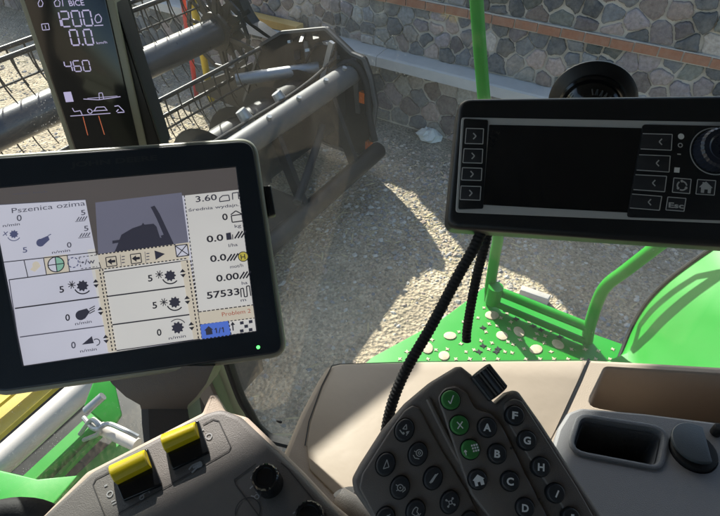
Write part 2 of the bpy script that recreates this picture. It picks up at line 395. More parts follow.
# ================================================================== SETTING
# --- ground: one sheet to the horizon
def ground():
    m, nt, out = base('stubble gravel ground'); lk = nt.links.new
    b = nt.nodes.new('ShaderNodeBsdfPrincipled'); b.inputs['Roughness'].default_value = .92; b.inputs['Specular IOR Level'].default_value = .15
    tc = nt.nodes.new('ShaderNodeTexCoord')
    n1 = nn(nt, 'ShaderNodeTexNoise', Scale=.9, Detail=6., Roughness=.6); lk(tc.outputs['Object'], n1.inputs['Vector'])
    n2 = nn(nt, 'ShaderNodeTexNoise', Scale=38., Detail=8., Roughness=.75); lk(tc.outputs['Object'], n2.inputs['Vector'])
    vo = nn(nt, 'ShaderNodeTexVoronoi', Scale=34.); lk(tc.outputs['Object'], vo.inputs['Vector'])
    vo2 = nn(nt, 'ShaderNodeTexVoronoi', Scale=52.); lk(tc.outputs['Object'], vo2.inputs['Vector'])
    r1 = nt.nodes.new('ShaderNodeValToRGB'); e = r1.color_ramp.elements
    e[0].position = .3; e[0].color = (.31, .265, .20, 1); e[1].position = .7; e[1].color = (.60, .525, .41, 1)
    lk(n2.outputs['Fac'], r1.inputs[0])
    r2 = nt.nodes.new('ShaderNodeValToRGB'); e = r2.color_ramp.elements
    e[0].position = .0; e[0].color = (.38, .35, .31, 1); e[1].position = 1.; e[1].color = (1.25, 1.15, 1.0, 1)
    lk(vo2.outputs['Color'], r2.inputs[0])
    mx = nn(nt, 'ShaderNodeMix', data_type='RGBA', blend_type='MULTIPLY'); mx.inputs['Factor'].default_value = .75
    lk(r1.outputs[0], mx.inputs['A']); lk(r2.outputs[0], mx.inputs['B'])
    # greyer gravel colour towards the wall, broken by noise
    sx = nt.nodes.new('ShaderNodeSeparateXYZ'); lk(tc.outputs['Object'], sx.inputs[0])
    ad = nn(nt, 'ShaderNodeMath', operation='MULTIPLY_ADD'); lk(n1.outputs['Fac'], ad.inputs[0]); ad.inputs[1].default_value = 1.6; lk(sx.outputs['X'], ad.inputs[2])
    mr = nn(nt, 'ShaderNodeMapRange'); mr.inputs['From Min'].default_value = 4.6; mr.inputs['From Max'].default_value = 5.6; lk(ad.outputs[0], mr.inputs['Value'])
    m2 = nn(nt, 'ShaderNodeMix', data_type='RGBA'); lk(mr.outputs['Result'], m2.inputs['Factor']); lk(mx.outputs['Result'], m2.inputs['A'])
    r3 = nt.nodes.new('ShaderNodeValToRGB'); e = r3.color_ramp.elements
    e[0].position = .25; e[0].color = (.18, .178, .16, 1); e[1].position = .75; e[1].color = (.42, .41, .375, 1); lk(n2.outputs['Fac'], r3.inputs[0])
    mq = nn(nt, 'ShaderNodeMix', data_type='RGBA', blend_type='MULTIPLY'); mq.inputs['Factor'].default_value = .8; lk(r3.outputs[0], mq.inputs['A']); lk(r2.outputs[0], mq.inputs['B']); lk(mq.outputs['Result'], m2.inputs['B'])
    # moss patches
    n4 = nn(nt, 'ShaderNodeTexNoise', Scale=1.7, Detail=7., Roughness=.7); n4.noise_dimensions = '3D'
    mp = nt.nodes.new('ShaderNodeMapping'); mp.inputs['Location'].default_value = (3, 7, 0); lk(tc.outputs['Object'], mp.inputs[0]); lk(mp.outputs[0], n4.inputs['Vector'])
    mm = nn(nt, 'ShaderNodeMapRange'); mm.inputs['From Min'].default_value = .52; mm.inputs['From Max'].default_value = .72; mm.inputs['To Max'].default_value = .55; lk(n4.outputs['Fac'], mm.inputs['Value'])
    m3 = nn(nt, 'ShaderNodeMix', data_type='RGBA'); lk(mm.outputs['Result'], m3.inputs['Factor']); lk(m2.outputs['Result'], m3.inputs['A']); m3.inputs['B'].default_value = (.24, .24, .17, 1)
    n5 = nn(nt, 'ShaderNodeTexNoise', Scale=2.6, Detail=9., Roughness=.72); lk(tc.outputs['Object'], n5.inputs['Vector'])
    m5 = nn(nt, 'ShaderNodeMapRange'); m5.inputs['From Min'].default_value = .32; m5.inputs['From Max'].default_value = .66; m5.inputs['To Min'].default_value = .72; m5.inputs['To Max'].default_value = 1.3; lk(n5.outputs['Fac'], m5.inputs['Value'])
    m6 = nn(nt, 'ShaderNodeMix', data_type='RGBA', blend_type='MULTIPLY'); m6.inputs['Factor'].default_value = 1; lk(m3.outputs['Result'], m6.inputs['A']); lk(m5.outputs['Result'], m6.inputs['B'])
    lk(m6.outputs['Result'], b.inputs['Base Color'])
    b1 = nn(nt, 'ShaderNodeBump', Strength=.7, Distance=.025); lk(vo.outputs['Distance'], b1.inputs['Height'])
    b2 = nn(nt, 'ShaderNodeBump', Strength=.5, Distance=.015); lk(n2.outputs['Fac'], b2.inputs['Height']); lk(b1.outputs[0], b2.inputs['Normal'])
    lk(b2.outputs[0], b.inputs['Normal']); lk(b.outputs[0], out.inputs[0])
    S = 600; xs = [-S, -60, -10]+[i*.5 for i in range(-2, 15)]+[12, 60, S]; ys = [-S, -60, -10]+[i*.5 for i in range(-4, 25)]+[20, 60, S]
    v = []; f = []
    for y in ys:
        for x in xs:
            z = 0
            if -2 < x < 5.2 and -3 < y < 13: z = .03*math.sin(x*1.9+y*.7)*math.sin(y*1.3-x*.4) - .02
            v.append((x, y, z))
    n = len(xs)
    for j in range(len(ys)-1):
        for i in range(n-1): f.append((j*n+i, j*n+i+1, (j+1)*n+i+1, (j+1)*n+i))
    o = bpy.data.objects.new('ground', bpy.data.meshes.new('ground')); o.data.from_pydata(v, [], f); o.data.materials.append(m)
    o.data.polygons.foreach_set('use_smooth', [True]*len(f)); COL.objects.link(o)
    tag(o, kind='structure')
ground()
def pebbles():
    g = G(); rs = random.Random(3)
    for _ in range(14000):
        x = rs.uniform(1.2, 5.3); y = rs.uniform(-.6, 9.5)
        if rs.random() < .35: x = rs.uniform(3.2, 5.3); y = rs.uniform(-.5, 3)
        s = rs.choice([.006, .008, .009, .012, .015, .021]) * rs.uniform(.7, 1.25)
        a = rs.uniform(0, PI); el = rs.uniform(1, 1.7); straw = rs.random() < .22
        if straw: el = rs.uniform(5, 10); s *= .45
        z = .03*math.sin(x*1.9+y*.7)*math.sin(y*1.3-x*.4) - .02
        ca, sa = math.cos(a), math.sin(a)
        def q(u, v, w): return (x+(u*ca*el-v*sa)*s, y+(u*sa*el+v*ca)*s, z+max(w, -.3)*s*.8)
        j = lambda: rs.uniform(.75, 1.2)
        V = [q(j(), 0, .1), q(.3, j(), 0), q(-.4, .8, .1), q(-j(), 0, 0), q(-.3, -j(), .1), q(.5, -.8, 0), q(.35*j(), .3, .75), q(-.35, -.25*j(), .8)]
        Fc = [(0, 1, 6), (1, 2, 6), (2, 7, 6), (2, 3, 7), (3, 4, 7), (4, 5, 7), (5, 6, 7), (5, 0, 6)]
        c = (.5, .41, .25) if straw else rs.choice([(.42, .38, .32), (.32, .29, .25), (.5, .46, .4), (.26, .25, .25), (.38, .3, .24)])
        k = rs.uniform(.8, 1.15); g.add(V, Fc, 0, tuple(i*k for i in c))
    o = g.obj('gravel', M['pebble'], None, tinted=True, smooth=False)
    tag(o, 'loose gravel and straw bits scattered over the yard', 'gravel', kind='stuff')
pebbles()

# --- stone wall
WX = 5.35
def clip(poly, nx, ny, d):
    out = []
    for i in range(len(poly)):
        p, q = poly[i], poly[(i+1) % len(poly)]; a = p[0]*nx+p[1]*ny-d; b = q[0]*nx+q[1]*ny-d
        if a <= 0: out.append(p)
        if (a < 0 < b) or (b < 0 < a):
            t = a/(a-b); out.append((p[0]+(q[0]-p[0])*t, p[1]+(q[1]-p[1])*t))
    return out
def chaikin(p, n=2):
    for _ in range(n):
        o = []
        for i in range(len(p)):
            a, b = p[i], p[(i+1) % len(p)]; o += [(a[0]*.84+b[0]*.16, a[1]*.84+b[1]*.16), (a[0]*.16+b[0]*.84, a[1]*.16+b[1]*.84)]
        p = o
    return p
def stone_wall():
    W = thing('stone_wall', (WX, 4, 0), 'long field stone wall with a brick course and pale concrete ledge', 'wall')
    y0, y1, ys = -5.0, 13.0, 3.6; yt = 2.9; top, mid_, low = 2.5, 1.95, 1.28
    G().box((WX+.02, y0, -.1), (WX+.45, yt, top)).box((WX+.0195, yt+.0005, -.1), (WX+.45, ys, mid_)).box((WX-.016, y0, 1.352), (WX+.017, ys-.01, 1.448)).box((WX+.018, ys+.0005, -.1), (WX+.45, y1, low)).obj('mortar', M['mortar'], W, smooth=False)
    rs = random.Random(11); g = G()
    pal = [(.17, .18, .20), (.115, .13, .155), (.27, .19, .17), (.33, .225, .19), (.27, .255, .215), (.19, .19, .19), (.23, .175, .19), (.15, .17, .145), (.36, .30, .25), (.09, .10, .12), (.30, .195, .155)]
    for z0, z1, cell, y0, y1 in ((0, .74, .36, -5., 13.), (.87, 1.36, .32, -5., 3.6), (1.44, top, .33, -5., 2.9), (1.44, mid_, .30, 2.9, 3.6), (.87, low, .30, 3.6, 13.)):
        pts = []; tries = 0
        while tries < 9000:
            tries += 1; p = (rs.uniform(y0, y1), rs.uniform(z0, z1)); dmin = cell*rs.choice([.42, .7, .95, 1.15])
            if all((p[0]-q[0])**2+(p[1]-q[1])**2*1.15 > dmin*dmin for q in pts if abs(p[0]-q[0]) < .6): pts.append(p)
        def cellof(p):
            poly = [(max(y0, p[0]-1), z0), (min(y1, p[0]+1), z0), (min(y1, p[0]+1), z1), (max(y0, p[0]-1), z1)]
            for q in pts:
                if q is p or abs(q[0]-p[0]) > 1.2: continue
                nx, ny = q[0]-p[0], q[1]-p[1]; poly = clip(poly, nx, ny, (nx*(p[0]+q[0])+ny*(p[1]+q[1]))/2)
                if len(poly) < 3: break
            return poly
        cen = []
        for p in pts:
            c_ = cellof(p); cen.append((sum(a for a, b in c_)/len(c_)*.5+p[0]*.5, sum(b for a, b in c_)/len(c_)*.5+p[1]*.5) if len(c_) > 2 else p)
        pts = cen
        for p in pts:
            poly = cellof(p)
            if len(poly) < 3 or abs(area(poly)) < .002: continue
            poly = inset(ccw(poly), rs.uniform(.004, .014)); q = []
            for i in range(len(poly)):
                a, b = Vector(poly[i]), Vector(poly[(i+1) % len(poly)]); q.append(tuple(a))
                if (b-a).length > .07: m_ = a.lerp(b, rs.uniform(.35, .65)); q.append((m_.x+rs.uniform(-.011, .011), m_.y+rs.uniform(-.011, .011)))
            poly = [(a+rs.uniform(-.008, .008), b+rs.uniform(-.008, .008)) for a, b in q]; poly = chaikin(poly, 2)
            poly = [(a+rs.uniform(-.004, .004), b+rs.uniform(-.004, .004)) for a, b in poly]
            if area(poly) < .0015: continue
            h = rs.uniform(.010, .036); c = rs.choice(pal); m_ = sum(c)/3; c = tuple(m_*.5+i*.5 for i in c); k = rs.choice([.62, .8, 1.0, 1.2, 1.45])*rs.uniform(.9, 1.1); t = tuple(i*k for i in c)
            cx = sum(a for a, b in poly)/len(poly); cz = sum(b for a, b in poly)/len(poly)
            rings = [[(WX+.04, a, b) for a, b in poly]]
            for s_, hh in ((.985, .6), (.94, .85), (.75, 1.0), (.35, 1.04)):
                rings.append([(WX+.02-h*hh+rs.uniform(-.003, .003), cx+(a-cx)*s_, cz+(b-cz)*s_) for a, b in poly])
            rings = [list(reversed(r)) for r in rings]
            g.loft(rings, False, True, t=t)
    g.obj('stonework', M['stone'], W, tinted=True, angle=60)
    y0, y1 = -5.0, 13.0
    b = G(); y = y0
    while y < ys-.2:
        L = rs.uniform(.19, .25); d = rs.uniform(-.006, .006)
        b.box((WX-.03+d, y, 1.362+d*.5), (WX+.1, y+L-.014, 1.438+d*.5)); y += L
    b.obj('brick_course', M['brick'], W, smooth=False)
    c = G(); y = y0
    while y < y1:
        P = [(WX-.235, .752), (WX+.05, .745), (WX+.05, .872), (WX-.2, .862), (WX-.225, .85)]
        c.loft([[(x, yy, z) for x, z in P] for yy in (y, min(y+2.0, y1)-.006)]); y += 2.0
    c.obj('concrete_ledge', M['concrete'], W, smooth=False)
    return W
stone_wall()
# ochre beam lying on the ledge
g = G(); a = atx(268, 12, WX-.1); b_ = atx(301, 22, WX-.1)
g.box((WX-.2, min(a.y, b_.y), .872), (WX-.06, max(a.y, b_.y)+.3, .955))
tag(g.obj('timber_beam', M['ochre'], None, smooth=False), 'ochre painted beam lying on the pale wall ledge', 'beam')
# crumpled sheet at the wall foot
g = G(); c0 = atz(431, 135, .0); rs = random.Random(5); rings = []
for k, (rr, hh) in enumerate(((.10, 0), (.11, .05), (.085, .09), (.04, .12))):
    rings.append([(c0.x-.06+rr*1.0*math.cos(t)*rs.uniform(.7, 1.25), c0.y+rr*1.3*math.sin(t)*rs.uniform(.7, 1.25), hh*rs.uniform(.75, 1.2)-.02) for t in (2*PI*i/13 for i in range(13))])
g.loft(rings); tag(g.obj('crumpled_bag', M['litter'], None, smooth=False), 'small pale crumpled bag lying at the foot of the stone wall', 'litter')
# flat stone slab behind the railing
g = G(); P = zplane(0.0); prism(g, P, P.L([(521, 289), (550, 299), (547, 304), (519, 294)]), -.03, .05, .01)
tag(g.obj('stone_slab', M['mortar'], None), 'small flat pale slab on the gravel behind the green rail', 'slab')
# marker poles beyond the reel
for nm, mat, (xt, yt), (xb, yb), r, lab in (('marker_pole', 'red', (181, -14), (197, 98), .030, 'thin red pole standing beyond the reel beside a yellow pole'),
                                          ('marker_pole', 'poleyellow', (190, -14), (212, 102), .042, 'thicker yellow pole standing beyond the reel beside a red pole')):
    p0 = atz(xb, yb, -.03); dep = (p0-CAM).dot(CF); p1 = atd(xt, yt, dep*.80)
    g = G(); g.tube([p0, p0.lerp(p1, .5), p1], r, 10); tag(g.obj(nm, M[mat], None), lab, 'pole', 'marker poles')

# ================================================================== GRAIN HEADER
XE = 4.38
RY, RZ, RR = 4.25, 1.2, .5
H = thing('grain_header', (2.5, 3.4, .1), 'black grain header with a tined reel and round end shields', 'harvester header')
def xt(x0, x1, y, z, r, name, mat, seg=16, n=2):
    g = G(); g.tube([(x0+(x1-x0)*i/(n-1), y, z) for i in range(n)], r, seg); return g.obj(name, M[mat], H)
xt(-3, 4.2, RY, RZ, .135, 'reel_tube', 'ironpipe', 28, 3)
xt(-3, XE, 2.83, 1.0, .105, 'back_beam', 'beam', 24, 3)
xt(-3, XE-.15, 2.43, .35, .085, 'lower_beam', 'iron', 20, 3)
# reel spiders and bats
for X in (4.08,):
    g = G()
    for th in (190, 262, 334, 60, 100):
        t = math.radians(th); g.bar((X, RY, RZ), (X, RY+RR*.97*math.cos(t), RZ+RR*.97*math.sin(t)), .05, .025, (1, 0, 0))
    ring = [(RY+.19*math.cos(2*PI*i/20), RZ+.19*math.sin(2*PI*i/20)) for i in range(20)]
    g.loft([[(X-.02, a, b) for a, b in ring], [(X+.02, a, b) for a, b in ring]])
    if X > 4:
        for i in range(10):
            t0, t1 = 2*PI*i/10, 2*PI*(i+1)/10
            g.bar((X+.03, RY+.4*math.cos(t0), RZ+.4*math.sin(t0)), (X+.03, RY+.4*math.cos(t1), RZ+.4*math.sin(t1)), .04, .02, (1, 0, 0))
    g.obj('reel_spider', M['iron'], H)
g = G(); rs = random.Random(21)
for k in range(14):
    t = 2*PI*k/14+rs.uniform(-.1, .1); r0, r1 = .12, rs.uniform(.28, .5); t2 = t+rs.uniform(-.35, .35)
    g.bar((4.16, RY+r0*math.cos(t), RZ+r0*math.sin(t)), (4.16+rs.uniform(-.03, .05), RY+r1*math.cos(t2), RZ+r1*math.sin(t2)), rs.uniform(.03, .06), .018, (1, 0, 0))
pl_ = [(RY+(.27 if i % 4 < 2 else .23)*math.cos(2*PI*i/40), RZ+(.27 if i % 4 < 2 else .23)*math.sin(2*PI*i/40)) for i in range(40)]
g.loft([[(4.18, a, b) for a, b in pl_], [(4.2, a, b) for a, b in pl_]]); g.obj('cam_plate', M['iron'], H)
g = G(); g.tube([(4.2, RY, RZ), (4.26, RY, RZ)], .07, 16); g.obj('reel_bearing', M['steel'], H)
tine = None
for th in (190, 262, 334, 60, 100):
    t = math.radians(th); y = RY+RR*math.cos(t); z = RZ+RR*math.sin(t)
    g = G(); g.tube([(-3, y, z), (4.15, y, z)], .02, 10); 
    if th in (190, 60): g.tube([(-3, y-.05, z-.235), (4.15, y-.05, z-.235)], .010, 8)
    bat = g.obj('reel_bat', M['iron'], H)
    for i in range(20):
        x = 1.28+i*.147
        if tine is None:
            q = G(); pts = catmull([(x, y, z+.01), (x, y-.012, z-.1), (x+.008, y-.035, z-.2), (x+.02, y-.085, z-.29)], 4)
            q.tube(pts, [.0085-.004*k/(len(pts)-1) for k in range(len(pts))], 6); tine = q.obj('tine', M['iron'], bat); tx, ty, tz = x, y, z
        else:
            o = tine.copy(); COL.objects.link(o); o.parent = bat; o.location = (x-tx, y-ty, z-tz)
# end sheets: profile traced at the header's right end
PX = Plane((XE, 3, .7), (-1, 0, 0))
pr = [(atx(x, y, XE).y, atx(x, y, XE).z) for x, y in ((262, 44), (282, 32), (326, 28), (352, 53), (364, 58), (371, 78), (376, 105), (371, 144), (363, 156))]
pr += [(3.1, .12), (3.9, .18), (4.3, .3)]
prr = rnd(ccw(pr), .05, 3)
g = G(); g.loft([[(XE, a, b) for a, b in reversed(prr)], [(XE+.05, a, b) for a, b in reversed(prr)]])
es = g.obj('end_shield', M['iron'], H)
g = G()
for (a, b), (c, d) in zip(prr, prr[1:]+prr[:1]): g.bar((XE-.01, a, b), (XE-.01, c, d), .028, .028, (1, 0, 0))
g.obj('shield_rim', M['beam'], es)
for px_, py_ in ((363, 97), (369, 146)):
    p = atx(px_, py_, XE-.03); g = G(); g.box((XE-.055, p.y-.03, p.z-.055), (XE-.002, p.y+.03, p.z+.055)); g.obj('reflector', M['orange'], es, smooth=False)
# brackets on the shield, struts between beams, hoses
p = atx(332, 42, XE-.1); q_ = atx(322, 82, XE-.1)
g = G(); g.bar(p, q_, .05, .035, (1, 0, 0)); g.obj('shield_bracket', M['steel'], H)
g = G(); g.tube(catmull([(XE-.15, 2.98, 1.02), (XE-.05, 2.8, 1.12), (XE-.02, 2.66, .95), (XE-.05, 2.6, .62), (XE-.1, 2.5, .4)], 6), .035, 10); g.obj('hose', M['rubber'], H)
for X in (2.2, 3.15, 3.95):
    g = G(); g.bar((X, 2.8, .95), (X-.12, 2.45, .38), .09, .05, (1, 0, 0)); g.obj('frame_strut', M['iron'], H)
a, b_ = atd(322, 127, 5.05), atd(297, 203, 4.45)
g = G(); g.tube(catmull([a, a.lerp(b_, .5)+Vector((.04, 0, .03)), b_], 6), .035, 10); g.obj('hose', M['rubber'], H)
# clutter on the shield and along the beam: hoses, brackets, clips
for dy, dz, r_ in ((.07, .09, .014),):
    g = G(); g.tube(catmull([(1.5, 2.83+dy, 1.0+dz), (2.6, 2.83+dy*1.5, 1.0+dz), (3.5, 2.84+dy, 1.005+dz), (4.1, 2.84+dy*1.8, 1.01+dz), (4.3, 2.88+dy, 1.10+dz), (4.34, 3.05+dy*2, 1.12+dz), (4.3, 3.2+dy*2, .98)], 6), r_, 8); g.obj('hose', M['rubber'], H)
rs = random.Random(31)
for k, (px_, py_) in enumerate(((290, 41), (303, 38), (316, 37), (327, 44), (338, 58), (346, 66), (309, 50), (298, 57), (322, 62), (334, 74))):
    p = atx(px_, py_, XE-.06); g = G(); w_ = rs.uniform(.02, .05); h_ = rs.uniform(.02, .06)
    g.bar(p+Vector((-rs.uniform(.02, .08), -w_, rs.uniform(-.03, .03))), p+Vector((.05, w_, rs.uniform(-.03, .03))), w_*1.4, h_, (0, .2, 1)); g.obj('bracket', M['steel' if k % 3 == 0 else 'iron'], H)
for k, (a, b, c_) in enumerate(((2.75, .6, 1.15), (2.95, .4, .9), (3.3, .5, 1.2))):
    g = G(); g.bar((XE-.012, a, b), (XE-.012, a+.05, c_), .05, .02, (1, 0, 0)); g.obj('shield_rib', M['beam'], es)
g = G(); g.tube([(XE-.07, 3.3, .72), (XE-.005, 3.3, .72)], .12, 20); g.tube([(XE-.09, 3.3, .72), (XE-.07, 3.3, .72)], .05, 12); g.obj('auger_bearing', M['beam'], es)
# bolt heads along the beam
for X in (3.1, 3.5, 3.9, 4.2):
    g = G(); g.tube([(X, 2.80, 1.098), (X, 2.79, 1.125)], .022, 8); g.obj('bolt', M['steel'], H)
# floor pan, auger, knife bar
g = G(); g.box((-3, 2.87, .45), (3.12, 2.90, .98)); g.box((-3, 2.44, .36), (3.12, 2.90, .39)); g.obj('back_sheet', M['iron'], H, smooth=False)
g = G(); rr = [(2.95, .95), (2.93, .55), (3.0, .42), (3.3, .36), (3.9, .33), (3.9, .30), (3.28, .33), (2.97, .39), (2.9, .54), (2.92, .95)]
g.loft([[(1.2, a, b) for a, b in rr], [(XE, a, b) for a, b in rr]]); g.obj('floor_pan', M['iron'], H)
g = G(); g.tube([(-3, 3.32, .72), (XE, 3.32, .72)], .17, 20); ag = g.obj('auger', M['iron'], H)
g = G(); V = []; Fc = []; n = 150
for i in range(n+1):
    t = i/n*2*PI*7.5; x = 0.9+i/n*(XE-1.0)
    for r_ in (.165, .27): V.append((x, 3.32+r_*math.cos(t), .72+r_*math.sin(t)))
g.add(V, [(2*i, 2*i+1, 2*i+3, 2*i+2) for i in range(n)]); V2 = [(x+.006, y, z) for x, y, z in V]; g.add(V2, [(2*i+2, 2*i+3, 2*i+1, 2*i) for i in range(n)])
g.obj('auger_flight', M['iron'], ag)
g = G(); g.box((-1, 3.9, .29), (XE, 3.97, .345)); kb = g.obj('knife_bar', M['steel'], H, smooth=False)
gd = None
for i in range(38):
    x = 1.5+i*.0762
    if gd is None:
        g = G(); g.loft([[(x-.02, 3.96, .30), (x+.02, 3.96, .30), (x+.02, 3.96, .34), (x-.02, 3.96, .34)], [(x-.004, 4.09, .31), (x+.004, 4.09, .31), (x+.004, 4.09, .32), (x-.004, 4.09, .32)]]); gd = g.obj('guard', M['steel'], kb); gx = x
    else:
        o = gd.copy(); COL.objects.link(o); o.parent = kb; o.location = (x-gx, 0, 0)
for px_, py_, dd in ((248, 122, 4.6), (283, 104, 4.85)):
    c = atd(px_, py_, dd); g = G()
    g.tube([c+Vector((0, 0, -.14)), c+Vector((0, 0, .02)), c+Vector((-.02, .05, .1))], [.07, .06, .045], 10); g.obj('roller_post', M['steel'], H)
a, b_ = atd(236, 80, 5.5), atd(330, 66, 5.6); g = G(); g.tube([a, b_], .06, 12); g.obj('feed_pipe', M['steel'], H)
# curved reel arm on the right end
pts = [atx(x, y, XE+.1) for x, y in ((229, -14), (240, 8), (254, 24), (272, 33))]
g = G(); P_ = catmull(pts, 5); g.loft([[p+Vector((-.06, -.15, -.06)), p+Vector((.06, -.15, -.06)), p+Vector((.06, .15, .06)), p+Vector((-.06, .15, .06))] for p in P_]); g.obj('reel_arm', M['iron'], H)
# right divider nose at the far front of the shield
g = G(); prof = [(.10, .62), (.42, .55), (.28, .34)]
g.loft([[(XE-.02, 4.2, .2), (XE+.12, 4.2, .2), (XE+.12, 4.2, .75), (XE-.02, 4.2, .75)], [(XE+.03, 5.1, .22), (XE+.07, 5.1, .22), (XE+.07, 5.1, .3), (XE+.03, 5.1, .3)]]); g.obj('crop_divider', M['iron'], H)

# ================================================================== FEEDER HOUSE (below the windscreen)
FH = thing('feeder_house', (.45, 2.0, .3), 'green feeder house with a white pipe below the windscreen', 'feeder house')
a, b_ = atz(-30, 490, 1.0), atz(118, 357, 1.0)
g = G(); ax = (b_-a).normalized(); g.tube([a, a.lerp(b_, .5), b_], .062, 20)
g.obj('white_pipe', M['whitepipe'], FH)
g = G(); P = zplane(.93); 
prism(g, P, P.L([(-40, 470), (95, 352), (60, 340), (-40, 420)]), -.03, .0, .008); g.obj('overlay', M['straw'], FH)  # yellow reflection in the windscreen, built as a solid sheet
g = G(); g.bar(atz(-30, 425, .99), atz(60, 352, .99), .05, .02); g.obj('reflection_edge', M['poleyellow'], FH)
P = zplane(.85)
g = G(); g.bar(atz(30, 484, .82), atz(102, 416, .82), .075, .06); g.bar(atz(45, 491, .80), atz(110, 425, .80), .02, .03); g.obj('frame_bar', M['green'], FH)
g = G(); g.bar(atz(78, 492, .72), atz(126, 446, .72), .12, .05); g.bar(atz(88, 492, .74), atz(130, 450, .74), .018, .03); g.obj('frame_bar', M['green'], FH)
g = G(); P = zplane(1.05); prism(g, P, P.L([(-60, 462), (0, 470), (38, 479), (78, 475), (60, 497), (30, 530), (-60, 560)]), -.02, .0, .006); g.obj('side_plate', M['green'], FH)
g = G(); P = pplane(108, 398, 2.35, (.3, .5, .8)); prism(g, P, P.L([(84, 406), (96, 374), (112, 372), (122, 414), (112, 430), (98, 418)]), -.02, 0, .005); g.obj('hinge_plate', M['green'], FH)
g = G(); g.tube([atd(86, 411, 2.22), atd(103, 396, 2.22)], .017, 10); g.obj('steel_pin', M['steel'], FH)
g = G(); g.tube([atd(101, 428, 2.25), atd(137, 445, 2.2)], .026, 12); g.tube([atd(92, 421, 2.28), atd(101, 428, 2.25)], .018, 8); g.obj('cylinder', M['whitepipe'], FH)
g = G(); g.tube(catmull([atd(84, 418, 2.3), atd(95, 429, 2.2), atd(108, 424, 2.2), atd(124, 430, 2.15), atd(138, 437, 2.15)], 6), .010, 8)
g.tube(catmull([atd(80, 434, 2.3), atd(92, 420, 2.22), atd(100, 432, 2.2), atd(84, 440, 2.3)], 6), .009, 8); g.obj('hydraulic_hose', M['steel'], FH)
g = G(); g.box((.0, 1.75, .25), (1.6, 2.75, .62)); g.obj('housing', M['iron'], FH, smooth=False)

# ================================================================== PLATFORM AND RAILING OUTSIDE THE DOOR
PZ = 1.94
AP = thing('access_platform', (1.2, .2, PZ), 'bright green access platform with tubular handrail outside the cab window', 'platform')
P = zplane(PZ)
g = G(); dk = P.L([(340, 386), (372, 357), (440, 320), (470, 298), (484, 287), (505, 297), (592, 333), (640, 350), (720, 390), (720, 460), (340, 470)])
prism(g, P, dk, -.04, 0, .004); deck = g.obj('deck', M['green'], AP)
g = G(); rs = random.Random(2)
big = [(492, 315.5), (502, 336), (519, 332), (536, 349.5), (558, 344.5), (427, 348), (450, 336), (444, 356)]
small = [(501, 318), (511, 322), (509, 329), (489, 324), (492, 343), (508, 342), (513, 344.5), (524, 349), (537, 334), (545, 336), (535, 339), (544, 343), (520, 340), (481, 341), (486, 332), (497, 326), (551, 352), (598, 351), (505, 352), (512, 353),
         (407, 352), (415, 350), (436, 350), (461, 344), (459, 332), (466, 352), (432, 340), (474, 350), (470, 328), (478, 318), (484, 308)]
for c in big: prism(g, P, circ(P.to(*c), .021*rs.uniform(.85, 1.1), .017*rs.uniform(.85, 1.1), 14, rs.uniform(0, 3)), 0, .003, .0015)
spots = [P.to(*c) for c in small]; far_ = [P.to(*c) for c in big]+list(spots)
def inside(p, poly):
    r = False
    for i in range(len(poly)):
        (x0, y0), (x1, y1) = poly[i-1], poly[i]
        if (y0 > p[1]) != (y1 > p[1]) and p[0] < (x1-x0)*(p[1]-y0)/(y1-y0)+x0: r = not r
    return r
a0, b0 = P.to(480, 340); dk_in = inset(ccw(dk), .03)
for i_ in range(-14, 22):
    for j_ in range(-14, 14):
        q_ = (a0+(i_+.5*(j_ % 2))*.042, b0+j_*.037)
        if inside(q_, dk_in) and all(math.hypot(q_[0]-w[0], q_[1]-w[1]) > .026 for w in far_): spots.append(q_)
for c in spots:
    a, b = c; r_ = .008; t = rs.uniform(0, 1)
    q = []
    for i in range(8):
        rr_ = r_*rs.uniform(.8, 1.2) if i % 2 == 0 else r_*.45; q.append((a+rr_*math.cos(i*PI/4+t), b+rr_*math.sin(i*PI/4+t)))
    prism(g, P, q, 0, .0018, .0003)
g.obj('worn_cleats', M['cleat'], deck)
g = G()
for c in [(483, 346), (479, 352), (498, 349), (496, 352), (516, 319), (533, 326), (541, 330), (559, 330), (560, 337), (483, 328), (506, 311), (528, 320)]:
    a, b = P.to(*c); q = [(a+(.011 if i % 2 == 0 else .005)*math.cos(i*PI/4), b+(.011 if i % 2 == 0 else .005)*math.sin(i*PI/4)) for i in range(8)]; prism(g, P, q, 0, .002)
g.obj('punched_holes', M['black'], deck)
XR = 1.32
def rail(pts, r, name):
    g = G(); g.tube(catmull([atx(x, y, XR) for x, y in pts], 6), r, 14); return g.obj(name, M['green'], AP)
rail([(474, -40), (480, 50), (488, 140), (498, 226), (495, 255), (490, 287), (489, 300)], .0165, 'handrail_post')
rail([(487, 290), (500, 292), (545, 310), (580, 324), (594, 330)], .0155, 'handrail')
rail([(587, 341), (590, 325), (599, 298), (608, 284), (625, 271), (668, 238), (740, 184), (800, 140)], .0175, 'handrail')
g = G(); p = atx(495, 291, XR-.02); g.tube([p+Vector((0, 0, -.05)), p+Vector((0, 0, .02))], .024, 14); g.obj('rail_socket', M['green'], AP)
# toe board under the rail
g = G(); a, b_ = atx(496, 304, XR-.015), atx(584, 341, XR-.015); g.bar(a, b_, .008, .022); g.obj('toe_board', M['green'], AP)

